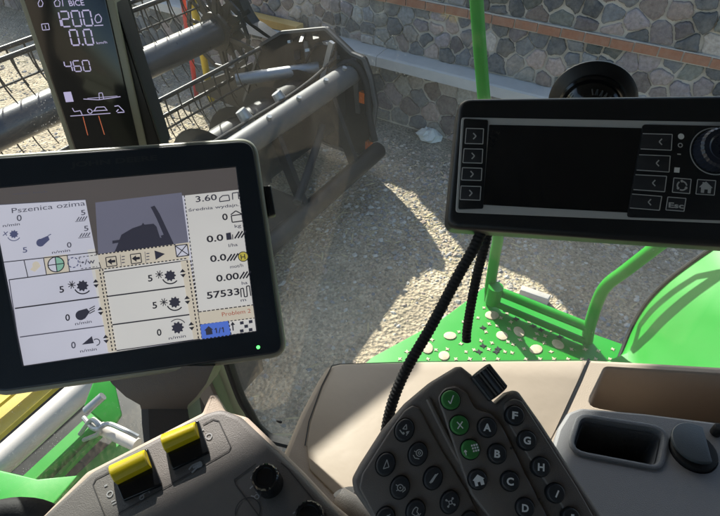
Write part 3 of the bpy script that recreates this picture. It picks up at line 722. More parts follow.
# green body panel to the right
BP = thing('body_panel', (1.3, -.5, 1.9), 'large curved bright green body panel at the right beside the platform', 'body panel')
edge = [(616, 372, 1.98), (624, 352, 1.99), (634, 328, 2.03), (648, 305, 2.09), (668, 284, 2.15), (694, 264, 2.21), (722, 245, 2.27), (770, 214, 2.35), (830, 180, 2.42)]
mid = [(600, 366, 1.985), (628, 354, 2.01), (650, 346, 2.06), (672, 338, 2.11), (700, 327, 2.17), (726, 316, 2.225), (760, 302, 2.285), (800, 286, 2.34), (870, 258, 2.42)]
low = [(600, 385, 1.98), (630, 390, 2.0), (660, 392, 2.05), (690, 392, 2.10), (720, 392, 2.15), (750, 390, 2.19), (790, 388, 2.23), (830, 386, 2.26), (900, 380, 2.30)]
E1 = catmull([atz(x, y, z) for x, y, z in edge], 4); M1 = catmull([atz(x, y, z) for x, y, z in mid], 4); L1 = catmull([atz(x, y, z) for x, y, z in low], 4)
rows = [[p-Vector((0, 0, .03)) for p in E1], E1]
for t in (.12, .3, .5, .7, .9): rows.append([a.lerp(b, t)+Vector((0, 0, .004*math.sin(PI*t))) for a, b in zip(E1, M1)])
rows.append(M1)
for t in (.1, .4, .7, 1.): rows.append([a.lerp(b, t) for a, b in zip(M1, L1)])
g = G(); n = len(E1); V = [p for r in rows for p in r]; g.add(V, [(k*n+i, k*n+i+1, (k+1)*n+i+1, (k+1)*n+i) for k in range(len(rows)-1) for i in range(n-1)])
from mathutils.bvhtree import BVHTree
bvh = BVHTree.FromPolygons([Vector(v) for v in g.v], g.f)
o = g.obj('panel_skin', M['green'], BP, angle=12)
# hidden rails added beyond the panel to throw shadow stripes across it
sun_to = Vector((math.sin(SUN_AZ)*math.cos(SUN_EL), math.cos(SUN_AZ)*math.cos(SUN_EL), math.sin(SUN_EL)))
ends = []
for (pa, pb, r_) in (((642, 344), (718, 279), .0125), ((645, 322), (692, 282), .008)):
    A_, B_ = [bvh.ray_cast(CAM, ray(*p).normalized())[0] + sun_to*.40 for p in (pa, pb)]
    d_ = (B_-A_); q0, q1 = A_-d_*.12, B_+d_*.10; ends.append((q0, q1))
    gg = G(); gg.tube([q0, q1], r_, 10); gg.obj('shadow_rail', M['green'], AP)
for k in (0, 1):
    gg = G(); gg.tube([ends[0][k], ends[1][k]], .008, 8); gg.obj('shadow_rail_rung', M['green'], AP)
gg = G(); gg.tube([ends[0][1], atx(730, 191, XR)], .010, 8); gg.obj('shadow_rail_rung', M['green'], AP); o.modifiers.new('thick', 'SOLIDIFY').thickness = .004
g = G(); g.tube([p+Vector((.004, .006, .004)) for p in E1], .006, 8); g.obj('edge_seal', M['rubber'], BP)

# ================================================================== CAB SHELL
CB = thing('cab', (0, -.2, 1.7), 'harvester cab with corner post, dusty windows and black rubber window seal', 'cab')
post = CR*(-.25)+Vector((CF.x, CF.y, 0)).normalized()*.9       # horizontal offset of the post from the camera
wdir = CR*.94 - Vector((CF.x, CF.y, 0)).normalized()*.34
wn = Vector((-wdir.y, wdir.x, 0)).normalized()
if wn.dot(-post) < 0: wn = -wn
WP = Plane((post.x, post.y, 3.0), wn)                          # side window plane
wo = [(96, -90), (126, 20), (160, 140), (229, 365), (249, 412), (263, 433), (286, 443), (360, 455), (560, 470), (900, 470), (960, -60), (900, -330), (60, -330)]
wl = ccw(rnd(WP.L(wo), .02, 3))
g = G(); prism(g, WP, wl, -.006, 0); g.obj('side_window', M['glass_side'], CB, smooth=False)
sl = WP.L(catmull([Vector((x, y, 0)) for x, y in wo[:9]], 6) and [(p.x, p.y) for p in catmull([Vector((x, y, 0)) for x, y in wo[:9]], 6)])
g = G(); ring_o = [Vector(p) for p in sl]; rings = []
for i, p in enumerate(ring_o):
    t = (ring_o[min(i+1, len(ring_o)-1)]-ring_o[max(i-1, 0)]).normalized(); nrm = Vector((-t.y, t.x))
    rings.append([WP.W(*(p+nrm*a), h) for a, h in ((-.009, -.012), (.009, -.012), (.009, .010), (.004, .014), (-.004, .014), (-.009, .010))])
g.loft(rings); g.obj('rubber_seal', M['rubber'], CB)
# small bonded fitting on the glass
g = G(); prism(g, WP, circ(WP.to(279.5, 421), .009, .006, 16), 0, .004, .001); g.obj('glass_fitting', M['rubber'], CB)
# corner post: profile swept along the seal line
g = G(); rings = []
for x, y in ((70, -120), (96, -70), (122, 25), (156, 140), (192, 262), (222, 365), (238, 405), (252, 432), (268, 470)):
    a, b = WP.to(x-3, y); rings.append([WP.W(a+u, b, h) for u, h in ((0, -.02), (0, .012), (-.02, .018), (-.045, .016), (-.06, .0), (-.06, -.05), (-.01, -.05))])
g.loft(rings); g.obj('corner_post', M['greendark'], CB)
g = G(); rings = []
for x, y in ((70, -120), (96, -70), (122, 25), (156, 140), (192, 262), (222, 365), (238, 405), (252, 432), (268, 470)):
    a, b = WP.to(x-3, y); rings.append([WP.W(a-.036+u, b, h) for u, h in ((.004, .016), (0, .026), (-.05, .03), (-.075, .01), (-.075, -.06), (-.03, -.05))])
g.loft(rings); g.obj('post_cover', M['taupe'], CB)
# windscreen
fd = Vector((-1, .10, 0)).normalized(); fn = Vector((fd.y, -fd.x, 0)); fn = fn if fn.y < 0 else -fn
p0 = WP.px(150, 140)-wdir*.085; FP = Plane((p0.x, p0.y+.03, 3.0), fn)
g = G(); A = Vector((p0.x, p0.y+.03, 0)); Bq = A+fd*1.5
g.loft([[A+Vector((0, 0, 1.72)), Bq+Vector((0, 0, 1.72)), Bq+Vector((0, 0, 3.82)), A+Vector((0, 0, 3.82))], [p+fn*-.006 for p in (A+Vector((0, 0, 1.72)), Bq+Vector((0, 0, 1.72)), Bq+Vector((0, 0, 3.82)), A+Vector((0, 0, 3.82)))]])
g.obj('windscreen', M['glass_front'], CB, smooth=False)
ROOF_X, ROOF_Y = 1.5, 1.07
rf = rnd([(-1.7, -1.5), (1.7, -1.5), (1.7, 1.30), (1.45, 1.37), (1.3, 1.39), (1.12, 1.42), (1.0, 1.52), (.85, 1.65), (-.85, 1.65), (-1.3, 1.39), (-1.7, 1.30)], .05, 3)
g = G(); g.loft([[(x, y, 3.86) for x, y in rf], [(x, y, 4.04) for x, y in rf], [(x*.93, y*.93, 4.1) for x, y in rf]]); g.obj('roof', M['liner'], CB)
g = G(); g.box((-1.1, -1.42, 1.7), (.9, -1.36, 3.86)); g.obj('rear_wall', M['liner'], CB, smooth=False)
g = G(); g.box((-1.1, -1.36, 1.62), (.60, .70, 1.7)); g.obj('cab_floor', M['liner'], CB, smooth=False)
g = G(); g.box((-1.12, -1.36, 1.7), (-1.06, .78, 2.75)); g.box((-1.12, -1.36, 2.75), (-1.06, -.75, 3.86)); g.box((-1.12, .66, 2.75), (-1.06, .78, 3.86)); g.obj('door', M['liner'], CB, smooth=False)
g = G(); g.box((-1.095, -.75, 2.75), (-1.088, .66, 3.86)); g.obj('door_window', M['glass_side'], CB, smooth=False)

# unseen mirror shape added above the frame to shade the lid's far corner
hf = Vector((CF.x, CF.y, 0)).normalized(); sh = hf*.92 - CR*.39; lt = CR*.92 + hf*.39
MP = Plane(CAM + sh*1.38, -sh); MP.e1 = lt; MP.e2 = Vector((0, 0, 1))
MM = thing('shade_mirror', CAM + sh*1.38 + Vector((0, 0, -.25)), 'black mirror added unseen above the view to shade the console lid', 'mirror')
mp = ccw(rnd([(-.06, .15), (.255, .075), (.255, -.22), (-.06, -.22)], .02, 4))
g = G(); prism(g, MP, mp, -.05, 0, .01, 3); g.obj('shade_mirror_head', M['black'], MM)
g = G(); prism(g, MP, inset(mp, .015), .0, .003, 0); g.obj('shade_mirror_glass', M['blackgloss'], MM)
g = G(); g.tube(catmull([MP.W(.08, .0, -.05), MP.W(.08, .0, -.09), MP.W(.06, .2, -.09), MP.W(0, .45, -.02), MP.W(-.1, .57, .1)], 5), .014, 10); g.obj('shade_mirror_arm', M['black'], MM)

# ================================================================== BEIGE SIDE CONSOLE
LZ = 2.70
SCN = thing('side_console', (.55, .1, 1.7), 'beige side console with storage tray, small bin and capped socket', 'console')
P = zplane(LZ)
outer = P.L([(283, 452), (300, 412), (318, 378), (326, 366), (340, 361.5), (420, 359.5), (590, 358), (650, 361), (790, 369), (800, 640), (500, 700), (330, 620), (268, 530)])
outer = ccw(rnd(outer, .012, 3))
tray = ccw(rnd(P.L([(604, 366), (800, 378), (800, 445), (668, 421), (584, 407)]), .012, 4))
bino = ccw(rnd(P.L([(578, 421), (664, 434.5), (656, 472), (567, 455)]), .014, 5))
sock = ccw(circ(P.to(690, 456), .0262, n=30))
g = G(); plate_holes(g, P, inset(outer, .008), [tray, bino, sock], 0)
rings = []
for d_, h in ((.008, 0), (.0045, -.001), (.002, -.0035), (0, -.008), (0, -.30)): rings.append([P.W(a, b, h) for a, b in inset(outer, d_)])
g.loft(list(reversed(rings)), False, False)
ring_wall(g, P, sock, [(0, 0), (0, -.03)]); shell = g.obj('console_shell', M['beige'], SCN)
g = G(); ring_wall(g, P, tray, [(0, 0), (.0015, -.0008), (.003, -.004), (.006, -.06), (.012, -.105), (.02, -.11)]); g.obj('storage_tray', M['beige_in'], SCN)
# raised blue-grey module around bin and socket
mod = rnd(P.L([(556, 432), (566, 416), (579, 411.5), (642, 417), (800, 437), (860, 640), (600, 640), (536, 500)]), .015, 4); mod = ccw(mod)
g = G(); plate_holes(g, P, inset(mod, .004), [bino, sock], .009)
rings = [[P.W(a, b, h) for a, b in inset(mod, d_)] for d_, h in ((0, 0.0005), (0, .005), (.0012, .0078), (.004, .009))]
g.loft(rings, False, False)
ring_wall(g, P, sock, [(0, .009), (.001, .0075), (.0015, -.02)]); module = g.obj('socket_module', M['greymod'], SCN)
# bin rim and bin
g = G(); k = len(bino); rim = [(-.0045, .009), (-.004, .0112), (-.002, .012), (.001, .0112), (.0025, .0085), (.0035, .0), (.007, -.06), (.013, -.064)]
ring_wall(g, P, bino, rim); g.obj('bin', M['binrim'], SCN)
ib = inset(bino, .011)
g = G(); ring_wall(g, P, inset(bino, .0056), [(-.0015, .004), (.0, .0), (.003, -.055), (.007, -.058)]); g.obj('bin_liner', M['binliner'], SCN)
g = G(); q0, q1 = P.to(612, 455), P.to(655, 464); g.tube([P.W(*q0, -.045), P.W(*q1, -.045)], .0012, 6); g.obj('bin_divider', M['greymod'], SCN)
# socket with flap
Pc = Plane(P.px(690, 455, .0), P.n + CR*.10 + Vector((0, 0, .1)))
g = G(); prism(g, P, circ(P.to(690, 456), .0245, n=30), -.01, .014, .002); sk = g.obj('socket', M['rubber'], SCN)
cp = P.to(689, 451); fl = [(cp[0]+.0252*math.cos(t), cp[1]+.0252*math.sin(t)) for t in (math.radians(a) for a in range(48, 292, 8))]
g = G(); Pf = Plane(P.W(0, 0, .016), P.n); prism(g, Plane(P.p+P.n*.016, P.n), fl, 0, .004, .0015)
g.obj('flap', M['flap'], sk)
a0 = P.to(712, 437); g = G(); prism(g, P, circ(a0, .006, n=14), .009, .022, .002); g.obj('flap_hinge', M['rubber'], sk)
g = G(); lid = ccw(rnd(P.L([(333.5, 367), (341, 365.6), (420, 363.4), (586.5, 361.8), (578, 381), (555.5, 430), (530, 480), (440, 600), (310, 470), (307, 446), (311, 422), (323.5, 386)]), .006, 4))
prism(g, P, lid, -.002, .0013, .0008, 2); g.obj('lid', M['beige_lid'], SCN)
# seams
ink = Ink(P, ['black', 'faintprint'])
ink.path([(589, 359), (580, 381), (557, 431)], 2.4, 0, .0008)
ink.path([(340, 364.5), (332, 366), (322, 386), (309, 422), (305, 446)], 1.1, 1, .0008); ink.path([(340, 364.5), (420, 362), (588, 360.3)], .9, 1, .0008)
ink.done('seam', SCN)

# ================================================================== SWITCH CONSOLE (lower left)
SP = pplane(210, 470, .50, (-.05, .60, .80))
SW = thing('switch_console', SP.px(200, 560, -.08), 'dark taupe switch console with two yellow rockers and two ribbed knobs', 'switch console')
op = [(20, 535), (92, 470), (205, 412), (221, 407.5), (240, 415), (300, 471), (327, 500), (372, 545), (372, 700), (20, 700)]
ol = ccw(rnd(SP.L(op), [0, .02, .03, .02, .02, .05, .05, 0, 0, 0], 5))
g = G(); prism(g, SP, ol, -.07, 0, .006, 4); g.obj('console_top', M['slate'], SW)
# beige lower shell showing as a border
op2 = [(2, 545), (80, 467), (198, 407), (206, 388), (213, 388), (221, 405), (244, 411), (303, 468), (331, 498), (392, 548), (392, 720), (2, 720)]
g = G(); prism(g, SP, ccw(rnd(SP.L(op2), [0, .01, .003, .002, .002, .01, .01, .05, .05, 0, 0, 0], 4)), -.09, -.012, .005, 3); g.obj('console_base', M['beige'], SW)
def switch(base_px, rock_px, lift):
    g = G(); prism(g, SP, rnd(SP.L(base_px), .002, 3), -.004, .004, .0012); b = g.obj('rocker_switch', M['blackgloss'], SW)
    # rocker: tilted yellow cap
    L = SP.L(rock_px); n = 7; (a, b_, c, d) = [Vector(q) for q in L]; rings = []
    V = []
    for i in range(n+1):
        t = i/n; l = a.lerp(d, t); r = b_.lerp(c, t); h = .004 + .0125*(math.sin(t*PI*.62+.45))*lift; V.append((l, r, h))
    g = G(); rg = []
    for l, r, h in V:
        m = (r-l).normalized()
        rg.append([SP.W(*l, .003), SP.W(*r, .003), SP.W(*r, h-.0012), SP.W(*(r-m*.001), h), SP.W(*(l+m*.001), h), SP.W(*l, h-.0012)])
    g.loft(rg); g.obj('rocker', M['yellow'], b)
    g = G(); e = (c-b_).normalized()
    rg = []
    for t, h in ((.0, .004), (.0, .010), (.35, .0075), (1.0, .0045)):
        pass
    return b
b1 = switch([(110.5, 468), (149, 449.5), (163, 485.5), (124.5, 502)], [(112.5, 469.5), (148, 453), (153.5, 469), (119.5, 486)], 1.0)
b2 = switch([(162, 435.5), (199.5, 421.5), (210, 453), (173.5, 471)], [(164, 438.5), (198, 425.5), (201, 439.5), (168.5, 454.5)], 1.0)
def knob(c, tilt=0):
    a, b = SP.to(*c); n = 36; R = .0122; g = G(); prof = [(1.0, 0), (1.0, .003), (.97, .004), (.95, .018), (.90, .0212), (.80, .0225), (.62, .0225), (.58, .0212), (.2, .0208)]
    rings = []
    for j, (rr_, h) in enumerate(prof):
        rings.append([SP.W(a+R*rr_*(1.0+(.045 if (i % 2 == 0 and 2 <= j <= 5) else 0))*math.cos(2*PI*i/n), b+R*rr_*(1.0+(.045 if (i % 2 == 0 and 2 <= j <= 5) else 0))*math.sin(2*PI*i/n), h) for i in range(n)])
    g.loft(rings); return g.obj('knob', M['blackgloss'], SW, angle=25)
knob((269.5, 484)); knob((312, 521))
ink = Ink(SP, ['faintprint', 'dimprint', 'slate'])
ink.path([(109, 526), (93, 485), (96, 479), (150, 452)], 1.0, 0, .0005); ink.path([(203, 425), (213, 419.5), (219, 421), (231, 447), (229, 451), (170, 485), (118, 514)], 1.0, 0, .0005)
ink.path([(262, 520), (236, 485), (234.5, 480), (256, 464)], 1.2, 0, .0005); ink.path([(281, 463), (288, 469), (330, 520)], 1.2, 0, .0005)
ink.line((104.5, 486.5), (107.5, 485), 1.5, 1, .0005); ink.ring((110, 494), 2.4, 1.0, 1, .0005); ink.line((111.5, 502), (115.5, 500), 1.0, 1, .0005); ink.line((112.5, 504.5), (116.5, 502.5), 1.0, 1, .0005)
ink.line((201, 431), (204, 429.5), 1.4, 1, .0005); ink.ring((209, 436.5), 2.6, 1.0, 1, .0005)
ink.path([(189, 470), (192, 466), (196, 464), (201, 462), (202, 466), (197, 468), (192, 473)], 1.6, 1, .0005); ink.line((193, 468), (201, 464), 2.2, 1, .0005)
ink.path([(140, 498), (145, 493), (154, 488)], 1.3, 1, .0005); ink.ring((142, 497.5), 1.8, 1.0, 1, .0005); ink.line((148, 490), (150, 493), 1, 1, .0005)
for p_, q_ in (((250, 489), (253, 486)), ((251, 496), (255, 497)), ((256, 492), (259, 494)), ((262, 496), (265, 493)), ((251, 479), (252, 476)), ((270, 494), (274, 493)), ((293, 514), (295, 512))): ink.line(p_, q_, 1.1, 1, .0005)
ink.ring((257, 497), 2, .9, 1, .0005)
ink.ring((248, 511), 12, 1.1, 0, .0005)
ink.done('printed_marks', SW)

# ================================================================== STEERING WHEEL edge, bottom left corner
g = G(); c = atd(2, 575, .5); n1 = camvec((0, .5, .86)).normalized(); e1 = CR; e2 = n1.cross(e1)
rr = [c+e1*(.052*math.cos(t))*1.15+e2*(.052*math.sin(t)) for t in (2*PI*i/48 for i in range(49))]
g.tube(rr, .0125, 12, caps=False)
tag(g.obj('steering_knob', M['rubber'], None), 'black rounded rim just entering the bottom left corner', 'rim')

# ================================================================== TERMINAL (large display, left)
TP = pplane(135, 262, .60, (.16, .10, .98))
T = thing('display_terminal', TP.px(150, 400, -.06), 'large square display terminal with a bright white work screen', 'display')
hou = [(-50, 157.5), (256, 137), (288, 356), (-10, 398)]
hl = rnd(TP.L(hou), [.02, .022, .018, .02], 7)
g = G(); prism(g, TP, inset(ccw(hl), .012), -.055, -.02, 0); prism(g, TP, hl, -.024, .002, .0045, 4, r0=.006); g.obj('housing', M['olive'], T)
bez = inset(ccw(hl), .0048)
scr = [(-10.5, 189), (236.5, 167), (257, 331.5), (24, 366.5)]
sc_l = ccw(rnd(TP.L(scr), .001, 2))
g = G(); plate_holes(g, TP, inset(bez, .002), [sc_l], .0045)
g.loft([[TP.W(a, b, h) for a, b in inset(bez, d_)] for d_, h in ((0, .001), (0, .003), (.0008, .0042), (.002, .0045))], False, False)
ring_wall(g, TP, sc_l, [(0, .0045), (.0004, .004), (.0012, .0012)], floor=False); g.obj('bezel', M['bezel'], T)
g = G(); prism(g, TP, rnd(TP.L([(263, 185), (271, 184), (276, 214), (268, 216)]), .002, 3), -.018, -.004, .002); g.obj('side_connector', M['black'], T)
ink = Ink(TP, ['bezelprint', 'led']); ink.text('JOHN DEERE', (72, 168.5), (158, 161), 0, .0047, size=5.2, bold=.03); ink.done('bezel_lettering', T); ink = Ink(TP, ['led']); ink.disc((258.3, 347), 1.8, 0, .0048); ink.done('indicator_lamp', T)
# screen content
sm = ['s_white', 's_warm', 's_cream', 's_dimgrey', 's_lilac', 's_shade', 's_blue', 's_ink', 's_grey', 's_slate', 's_red', 's_mint', 's_yellow']
WHT, WRM, CRE, DIM, LIL, SHD, BLU, INK, GRY, SLA, RED, MNT, YEL = range(13)
s = Ink(TP, sm); hz = .0024
s.poly([(-11, 188), (237.5, 166), (258, 332.5), (23.5, 367.5)], WHT, hz-.0002)
s.poly([(88, 250), (187, 236), (201, 338), (110, 353)], WRM, hz)
s.poly([(184, 190), (240, 184), (258, 332.5), (201, 341)], WRM, hz)
s.poly([(-11, 188), (237.5, 166), (240.6, 190), (184.5, 196), (97, 203), (87, 200), (-9, 205.8)], DIM, hz)  # title strip, with dimming from shade and reflection painted into its grey
s.poly([(86, 200), (97, 199), (99, 254), (97, 256)], DIM, hz)
s.poly([(96, 203), (182, 193), (189, 245), (99, 256)], LIL, hz)
s.poly([(115, 252.5), (119, 243), (113, 244), (113, 241), (120, 240), (122, 235), (133, 228.5), (142, 225.5), (143.5, 223), (145, 225), (154, 224), (157, 227), (160.5, 238), (165, 238), (175, 247), (176, 248)], SHD, hz)
s.poly([(151, 207.5), (155, 206), (157.5, 210), (160, 214), (168, 231), (176, 248), (166, 246), (161, 236), (164, 235), (157, 219), (153, 211)], SHD, hz)
s.line((0, 205.2), (87, 200), .7, GRY, hz); s.text('n/min  km/h', (14, 195.5), (48, 193), GRY, hz, size=2.2, bold=0)
s.text('Pszenica ozima', (13, 213.6), (86, 205.8), GRY, hz, size=5.2, bold=0)
s.text('0', (18, 221.5), (23, 221), GRY, hz, size=6.2); s.text('n/min', (4, 227.5), (21, 225.5), GRY, hz, size=2.8)
s.text('5', (82, 215.6), (86.4, 215.1), GRY, hz, size=5.2); s.text('5', (85, 231.4), (89.4, 230.9), GRY, hz, size=5.2)
for k in range(4):
    s.line((77.5+k*2.6, 221.2-k*.25), (80+k*2.6, 217.4-k*.25), 1.0, GRY, hz); s.line((80.5+k*2.6, 237.4-k*.25), (83+k*2.6, 233.6-k*.25), 1.0, GRY, hz)
s.line((76, 222), (86, 221), .6, GRY, hz); s.line((79, 238.4), (91, 237.2), .6, GRY, hz)
s.gear((15, 234.5), 4.2, SLA, hz); s.ring((15, 235), 6.2, .8, SLA, hz, a0=PI*1.15, a1=PI*1.85); s.line((4, 236), (9, 232), .8, SLA, hz); s.line((5, 232), (8, 236), .8, SLA, hz)
s.disc((41.5, 243), 4.0, SLA, hz); s.poly([(42, 239), (49, 236), (50.5, 240), (44, 246)], SLA, hz); s.line((49, 236), (52, 234.5), .8, SLA, hz)
s.text('5', (24, 253), (28.5, 252.5), SLA, hz, size=5.4); s.text('0', (68, 248), (72.6, 247.5), GRY, hz, size=5.4); s.text('n/min', (53, 254), (71, 251.6), GRY, hz, size=2.6)
# tool row
s.poly([(45, 257), (68, 254.5), (70, 272.5), (47, 275.5)], CRE, hz)
s.path([(3.5, 262.6), (98, 252.3)], .9, INK, hz); s.path([(10, 280), (101, 268)], 1.0, INK, hz)
for a, b in (((25, 260.2), (29, 277.5)), ((44.5, 258), (47.5, 275)), ((68, 255.5), (70.5, 272))): s.line(a, b, .8, INK, hz)
s.disc((57, 264.6), 7.6, MNT, hz); s.poly([(49, 265.4), (57, 264.6), (57.5, 272), (52, 271)], WHT, hz); s.poly([(57, 264.6), (56.5, 257), (50, 260), (49, 265.4)], WHT, hz); s.ring((57, 264.6), 7.6, 1.0, INK, hz); s.line((49.5, 265.6), (64.5, 263.6), .9, INK, hz); s.line((56, 257), (58, 272), .9, INK, hz)
s.disc((37, 265), 3.4, CRE, hz); s.poly([(31, 270), (38, 262), (42, 266), (36, 272)], CRE, hz)
for k in range(8):
    s.ring((74, 262.8), 5, 1.0, SLA, hz, n=3, a0=k*PI/4, a1=k*PI/4+.5)
s.dash((80, 257.5), (97, 255.3), .7, INK, hz); s.dash((82, 269), (98, 266.8), .7, INK, hz); s.dash((80, 257.5), (82, 269), .7, INK, hz)
s.text('•/w', (82.5, 265.2), (96, 263.4), GRY, hz, size=5)
s.poly([(98.5, 254.5), (190, 242.5), (188.8, 259), (101.5, 270)], CRE, hz)
s.dash((98.8, 254.8), (176, 245), 1.1, INK, hz); s.dash((101.5, 269.6), (188, 258.6), 1.1, INK, hz); s.line((100, 262.5), (102, 269), .8, INK, hz)
for ox, oy in ((112, 261.5), (136.5, 258.5)):
    s.path([(ox-5.5, oy-3.6), (ox+4.6, oy-5), (ox+5.8, oy+4.2), (ox-4.3, oy+5.6)], .9, INK, hz, True)
    s.poly([(ox-4, oy+.5), (ox, oy-2.8), (ox+.3, oy-1), (ox+4, oy-1.5), (ox+4.2, oy+1), (ox+.6, oy+1.5), (ox+.9, oy+3.6)], INK, hz)
for ox, oy in ((124, 260), (148.5, 257)):
    for k in range(3): s.line((ox-1.5, oy-3+k*3), (ox+1.5, oy-3.4+k*3), 1.0, GRY, hz)
    s.line((ox-3, oy-5), (ox-2, oy+6), .5, GRY, hz)
s.poly([(155, 250.8), (165.5, 254.2), (156.3, 260.2)], SHD, hz)
s.poly([(175, 246.2), (187.5, 244.6), (189.5, 255.6), (177, 257.4)], WHT, hz); s.path([(175.5, 246.2), (187.5, 244.6), (189.5, 255.6), (177.2, 257.2)], .9, INK, hz, True); s.line((175.5, 246.2), (189.5, 255.6), .9, INK, hz); s.line((187.5, 244.6), (177.2, 257.2), .9, INK, hz)
# table
s.line((16.3, 308.5), (104.6, 296.6), 1.3, INK, hz); s.line((21.3, 337), (110, 325), 1.1, GRY, hz); s.line((10.5, 280), (23.5, 366), .9, GRY, hz)
s.line((107.2, 296.7), (194.5, 285.2), 1.3, INK, hz); s.line((111.5, 325), (199, 313.4), 1.3, INK, hz); s.line((103, 272.5), (188.5, 260.5), 1.0, INK, hz); s.line((117, 350.5), (200.5, 338.8), .9, INK, hz)
s.poly([(96, 270), (104, 269), (117.5, 351), (109, 352)], CRE, hz); s.poly([(181, 261.5), (190, 260.3), (203, 338), (194, 339.5)], CRE, hz)
for a, b in (((100.5, 269.5), (113.5, 351.5)), ((103.5, 269), (117, 351))): s.dash(a, b, 1.2, INK, hz)
for a, b in (((187.5, 261), (199, 338.5)), ((191, 260.6), (202.5, 338.3))): s.dash(a, b, 1.2, INK, hz)
def arrows(x, y):
    s.poly([(x-3, y-.5), (x-.4, y-4.2), (x+2.6, y-1.2)], INK, hz); s.poly([(x-2.6, y+1.3), (x+3, y+.6), (x+.5, y+4.3)], INK, hz)
def burst(x, y):
    for k in range(4):
        t = PI*k/4+.2; s.line((x-4*math.cos(t), y-4*math.sin(t)), (x+4*math.cos(t), y+4*math.sin(t)), .8, INK, hz)
def num(t, x, y, w=4.6, c=INK, size=6.4): s.text(t, (x-w/2, y+3.3), (x+w/2, y+2.7), c, hz, size=size, bold=.02)
num('5', 63.3, 289.6); burst(73, 285); s.gear((83.7, 286), 5.6, SHD, hz); s.ring((84, 286), 8, 1.2, INK, hz, a0=PI*1.15, a1=PI*1.8); arrows(97, 283.6)
num('0', 69.2, 317.6); s.disc((82, 315.2), 5, SHD, hz); s.poly([(81, 310.4), (88, 308.5), (91, 312), (86, 319)], SHD, hz)
for k in range(3): s.line((90.5, 309+k*2.3), (96, 306+k*2.3), .9, INK, hz)
s.text('n/min', (76.5, 325.2), (93, 322.6), GRY, hz, size=2.9); arrows(101.6, 311)
num('0', 75, 345, c=GRY); s.poly([(83, 344.5), (93, 336), (95, 343)], SHD, hz); s.ring((97.5, 342), 3.2, .9, SHD, hz, a0=-1.5, a1=2.4); s.text('n/min', (81.5, 352.4), (98, 350), GRY, hz, size=2.9); arrows(107, 338.8)
num('5', 151.3, 278.5); burst(160, 274.8); s.gear((170.8, 276), 5.6, SHD, hz); s.ring((171, 276), 8, 1.2, INK, hz, a0=PI*1.15, a1=PI*1.8); arrows(183.4, 273.4)
num('5', 155.8, 305.4); burst(164.5, 302.3); s.gear((175.3, 302.4), 5.6, SHD, hz); s.ring((175.6, 302.4), 8, 1.2, INK, hz, a0=PI*1.15, a1=PI*1.8); arrows(187.8, 300)
num('0', 160.2, 332.4); s.gear((178.3, 327.6), 6, SHD, hz); s.ring((178, 327.6), 8.4, .8, INK, hz, a0=.6, a1=2.4); s.text('n/min', (169.5, 339.6), (186.5, 337), GRY, hz, size=2.9); arrows(192, 326)
# right data column
s.dash((184.8, 196), (199, 312), .9, INK, hz); s.dash((238.2, 184), (257, 331), 1.1, INK, hz); s.dash((199, 312), (203, 339), 1.1, INK, hz)
s.text('3.60', (196.5, 203), (217.5, 200.6), SHD, hz, size=6); s.path([(220, 202.5), (220, 199), (223, 196.5), (229, 196), (230, 201.2)], 1.0, SHD, hz, True); s.path([(233, 200.5), (232.6, 194), (238.4, 193.2), (239, 200)], 1.0, SHD, hz)
s.text('średnia wydajn.', (189, 212.4), (239.5, 206.8), GRY, hz, size=3.0)
s.text('0', (223, 221), (228.4, 220.3), INK, hz, size=6.4, bold=.02); s.path([(231, 215.5), (236, 211.6), (241.5, 214.5)], 1.1, INK, hz); s.path([(231.5, 216.5), (232.5, 223), (243, 221.6), (242, 215)], 1.1, INK, hz, True)
s.text('kg', (235, 228.4), (241.5, 227.6), GRY, hz, size=3.2)
def hatch(x, y, n=3):
    for k in range(n): s.line((x-5.5+k*3.2, y+3.6-k*.4), (x-1+k*3.2, y-3.4-k*.4), 1.5, INK, hz)
s.text('0.0', (207.5, 243), (224, 240.8), INK, hz, size=6.4, bold=.02); s.poly([(227, 240.6), (226.2, 233.8), (231, 233), (232, 240)], SHD, hz); s.line((233, 240), (232.8, 235), .9, INK, hz); hatch(240.5, 235.5)
s.text('l/ha', (229, 247.6), (238, 246.4), GRY, hz, size=3.2)
s.text('0.0', (211, 262.5), (227, 260.3), INK, hz, size=6.4, bold=.02); hatch(233, 258); s.disc((243.4, 257), 4.6, YEL, hz); s.text('H', (241.2, 260), (245.7, 259.4), INK, hz, size=5); s.ring((243.4, 257), 4.8, .8, INK, hz)
s.text('mot/h', (230.5, 268.8), (243.5, 267), GRY, hz, size=3.2)
s.text('0.00', (217, 282), (239.5, 279), INK, hz, size=6.4, bold=.02); hatch(245.5, 275.6); s.text('ha', (242, 285), (247.8, 284.2), GRY, hz, size=3.2)
s.text('57533', (207.6, 299), (240, 294.6), INK, hz, size=6.6, bold=.02); s.path([(241.5, 297.3), (240.8, 289), (243.5, 288.4), (244.6, 297), (247.5, 296.6), (246.6, 286.5), (249.5, 286), (251, 296)], 1.1, INK, hz)
s.text('m', (241, 301.8), (246.4, 301), GRY, hz, size=3)
s.poly([(199, 312.4), (253, 305.2), (254.8, 318.4), (201, 325)], CRE, hz); s.dash((199, 312), (253, 305), 1.0, INK, hz, 3.2, 1.2); s.dash((200.6, 324.6), (254.6, 318), .9, INK, hz)
s.text('Problem 2', (222.5, 316.4), (251, 312.6), RED, hz, size=4, bold=.0)
s.poly([(200.8, 324.6), (228.8, 320.8), (231.6, 335), (202.6, 339.2)], BLU, hz); s.poly([(204.6, 330.6), (209, 326), (213.6, 329.4), (212.4, 329.6), (213.2, 334), (206.8, 335), (206, 330.4)], SHD, hz); s.text('/', (219, 333), (222, 332.4), SHD, hz, size=5)
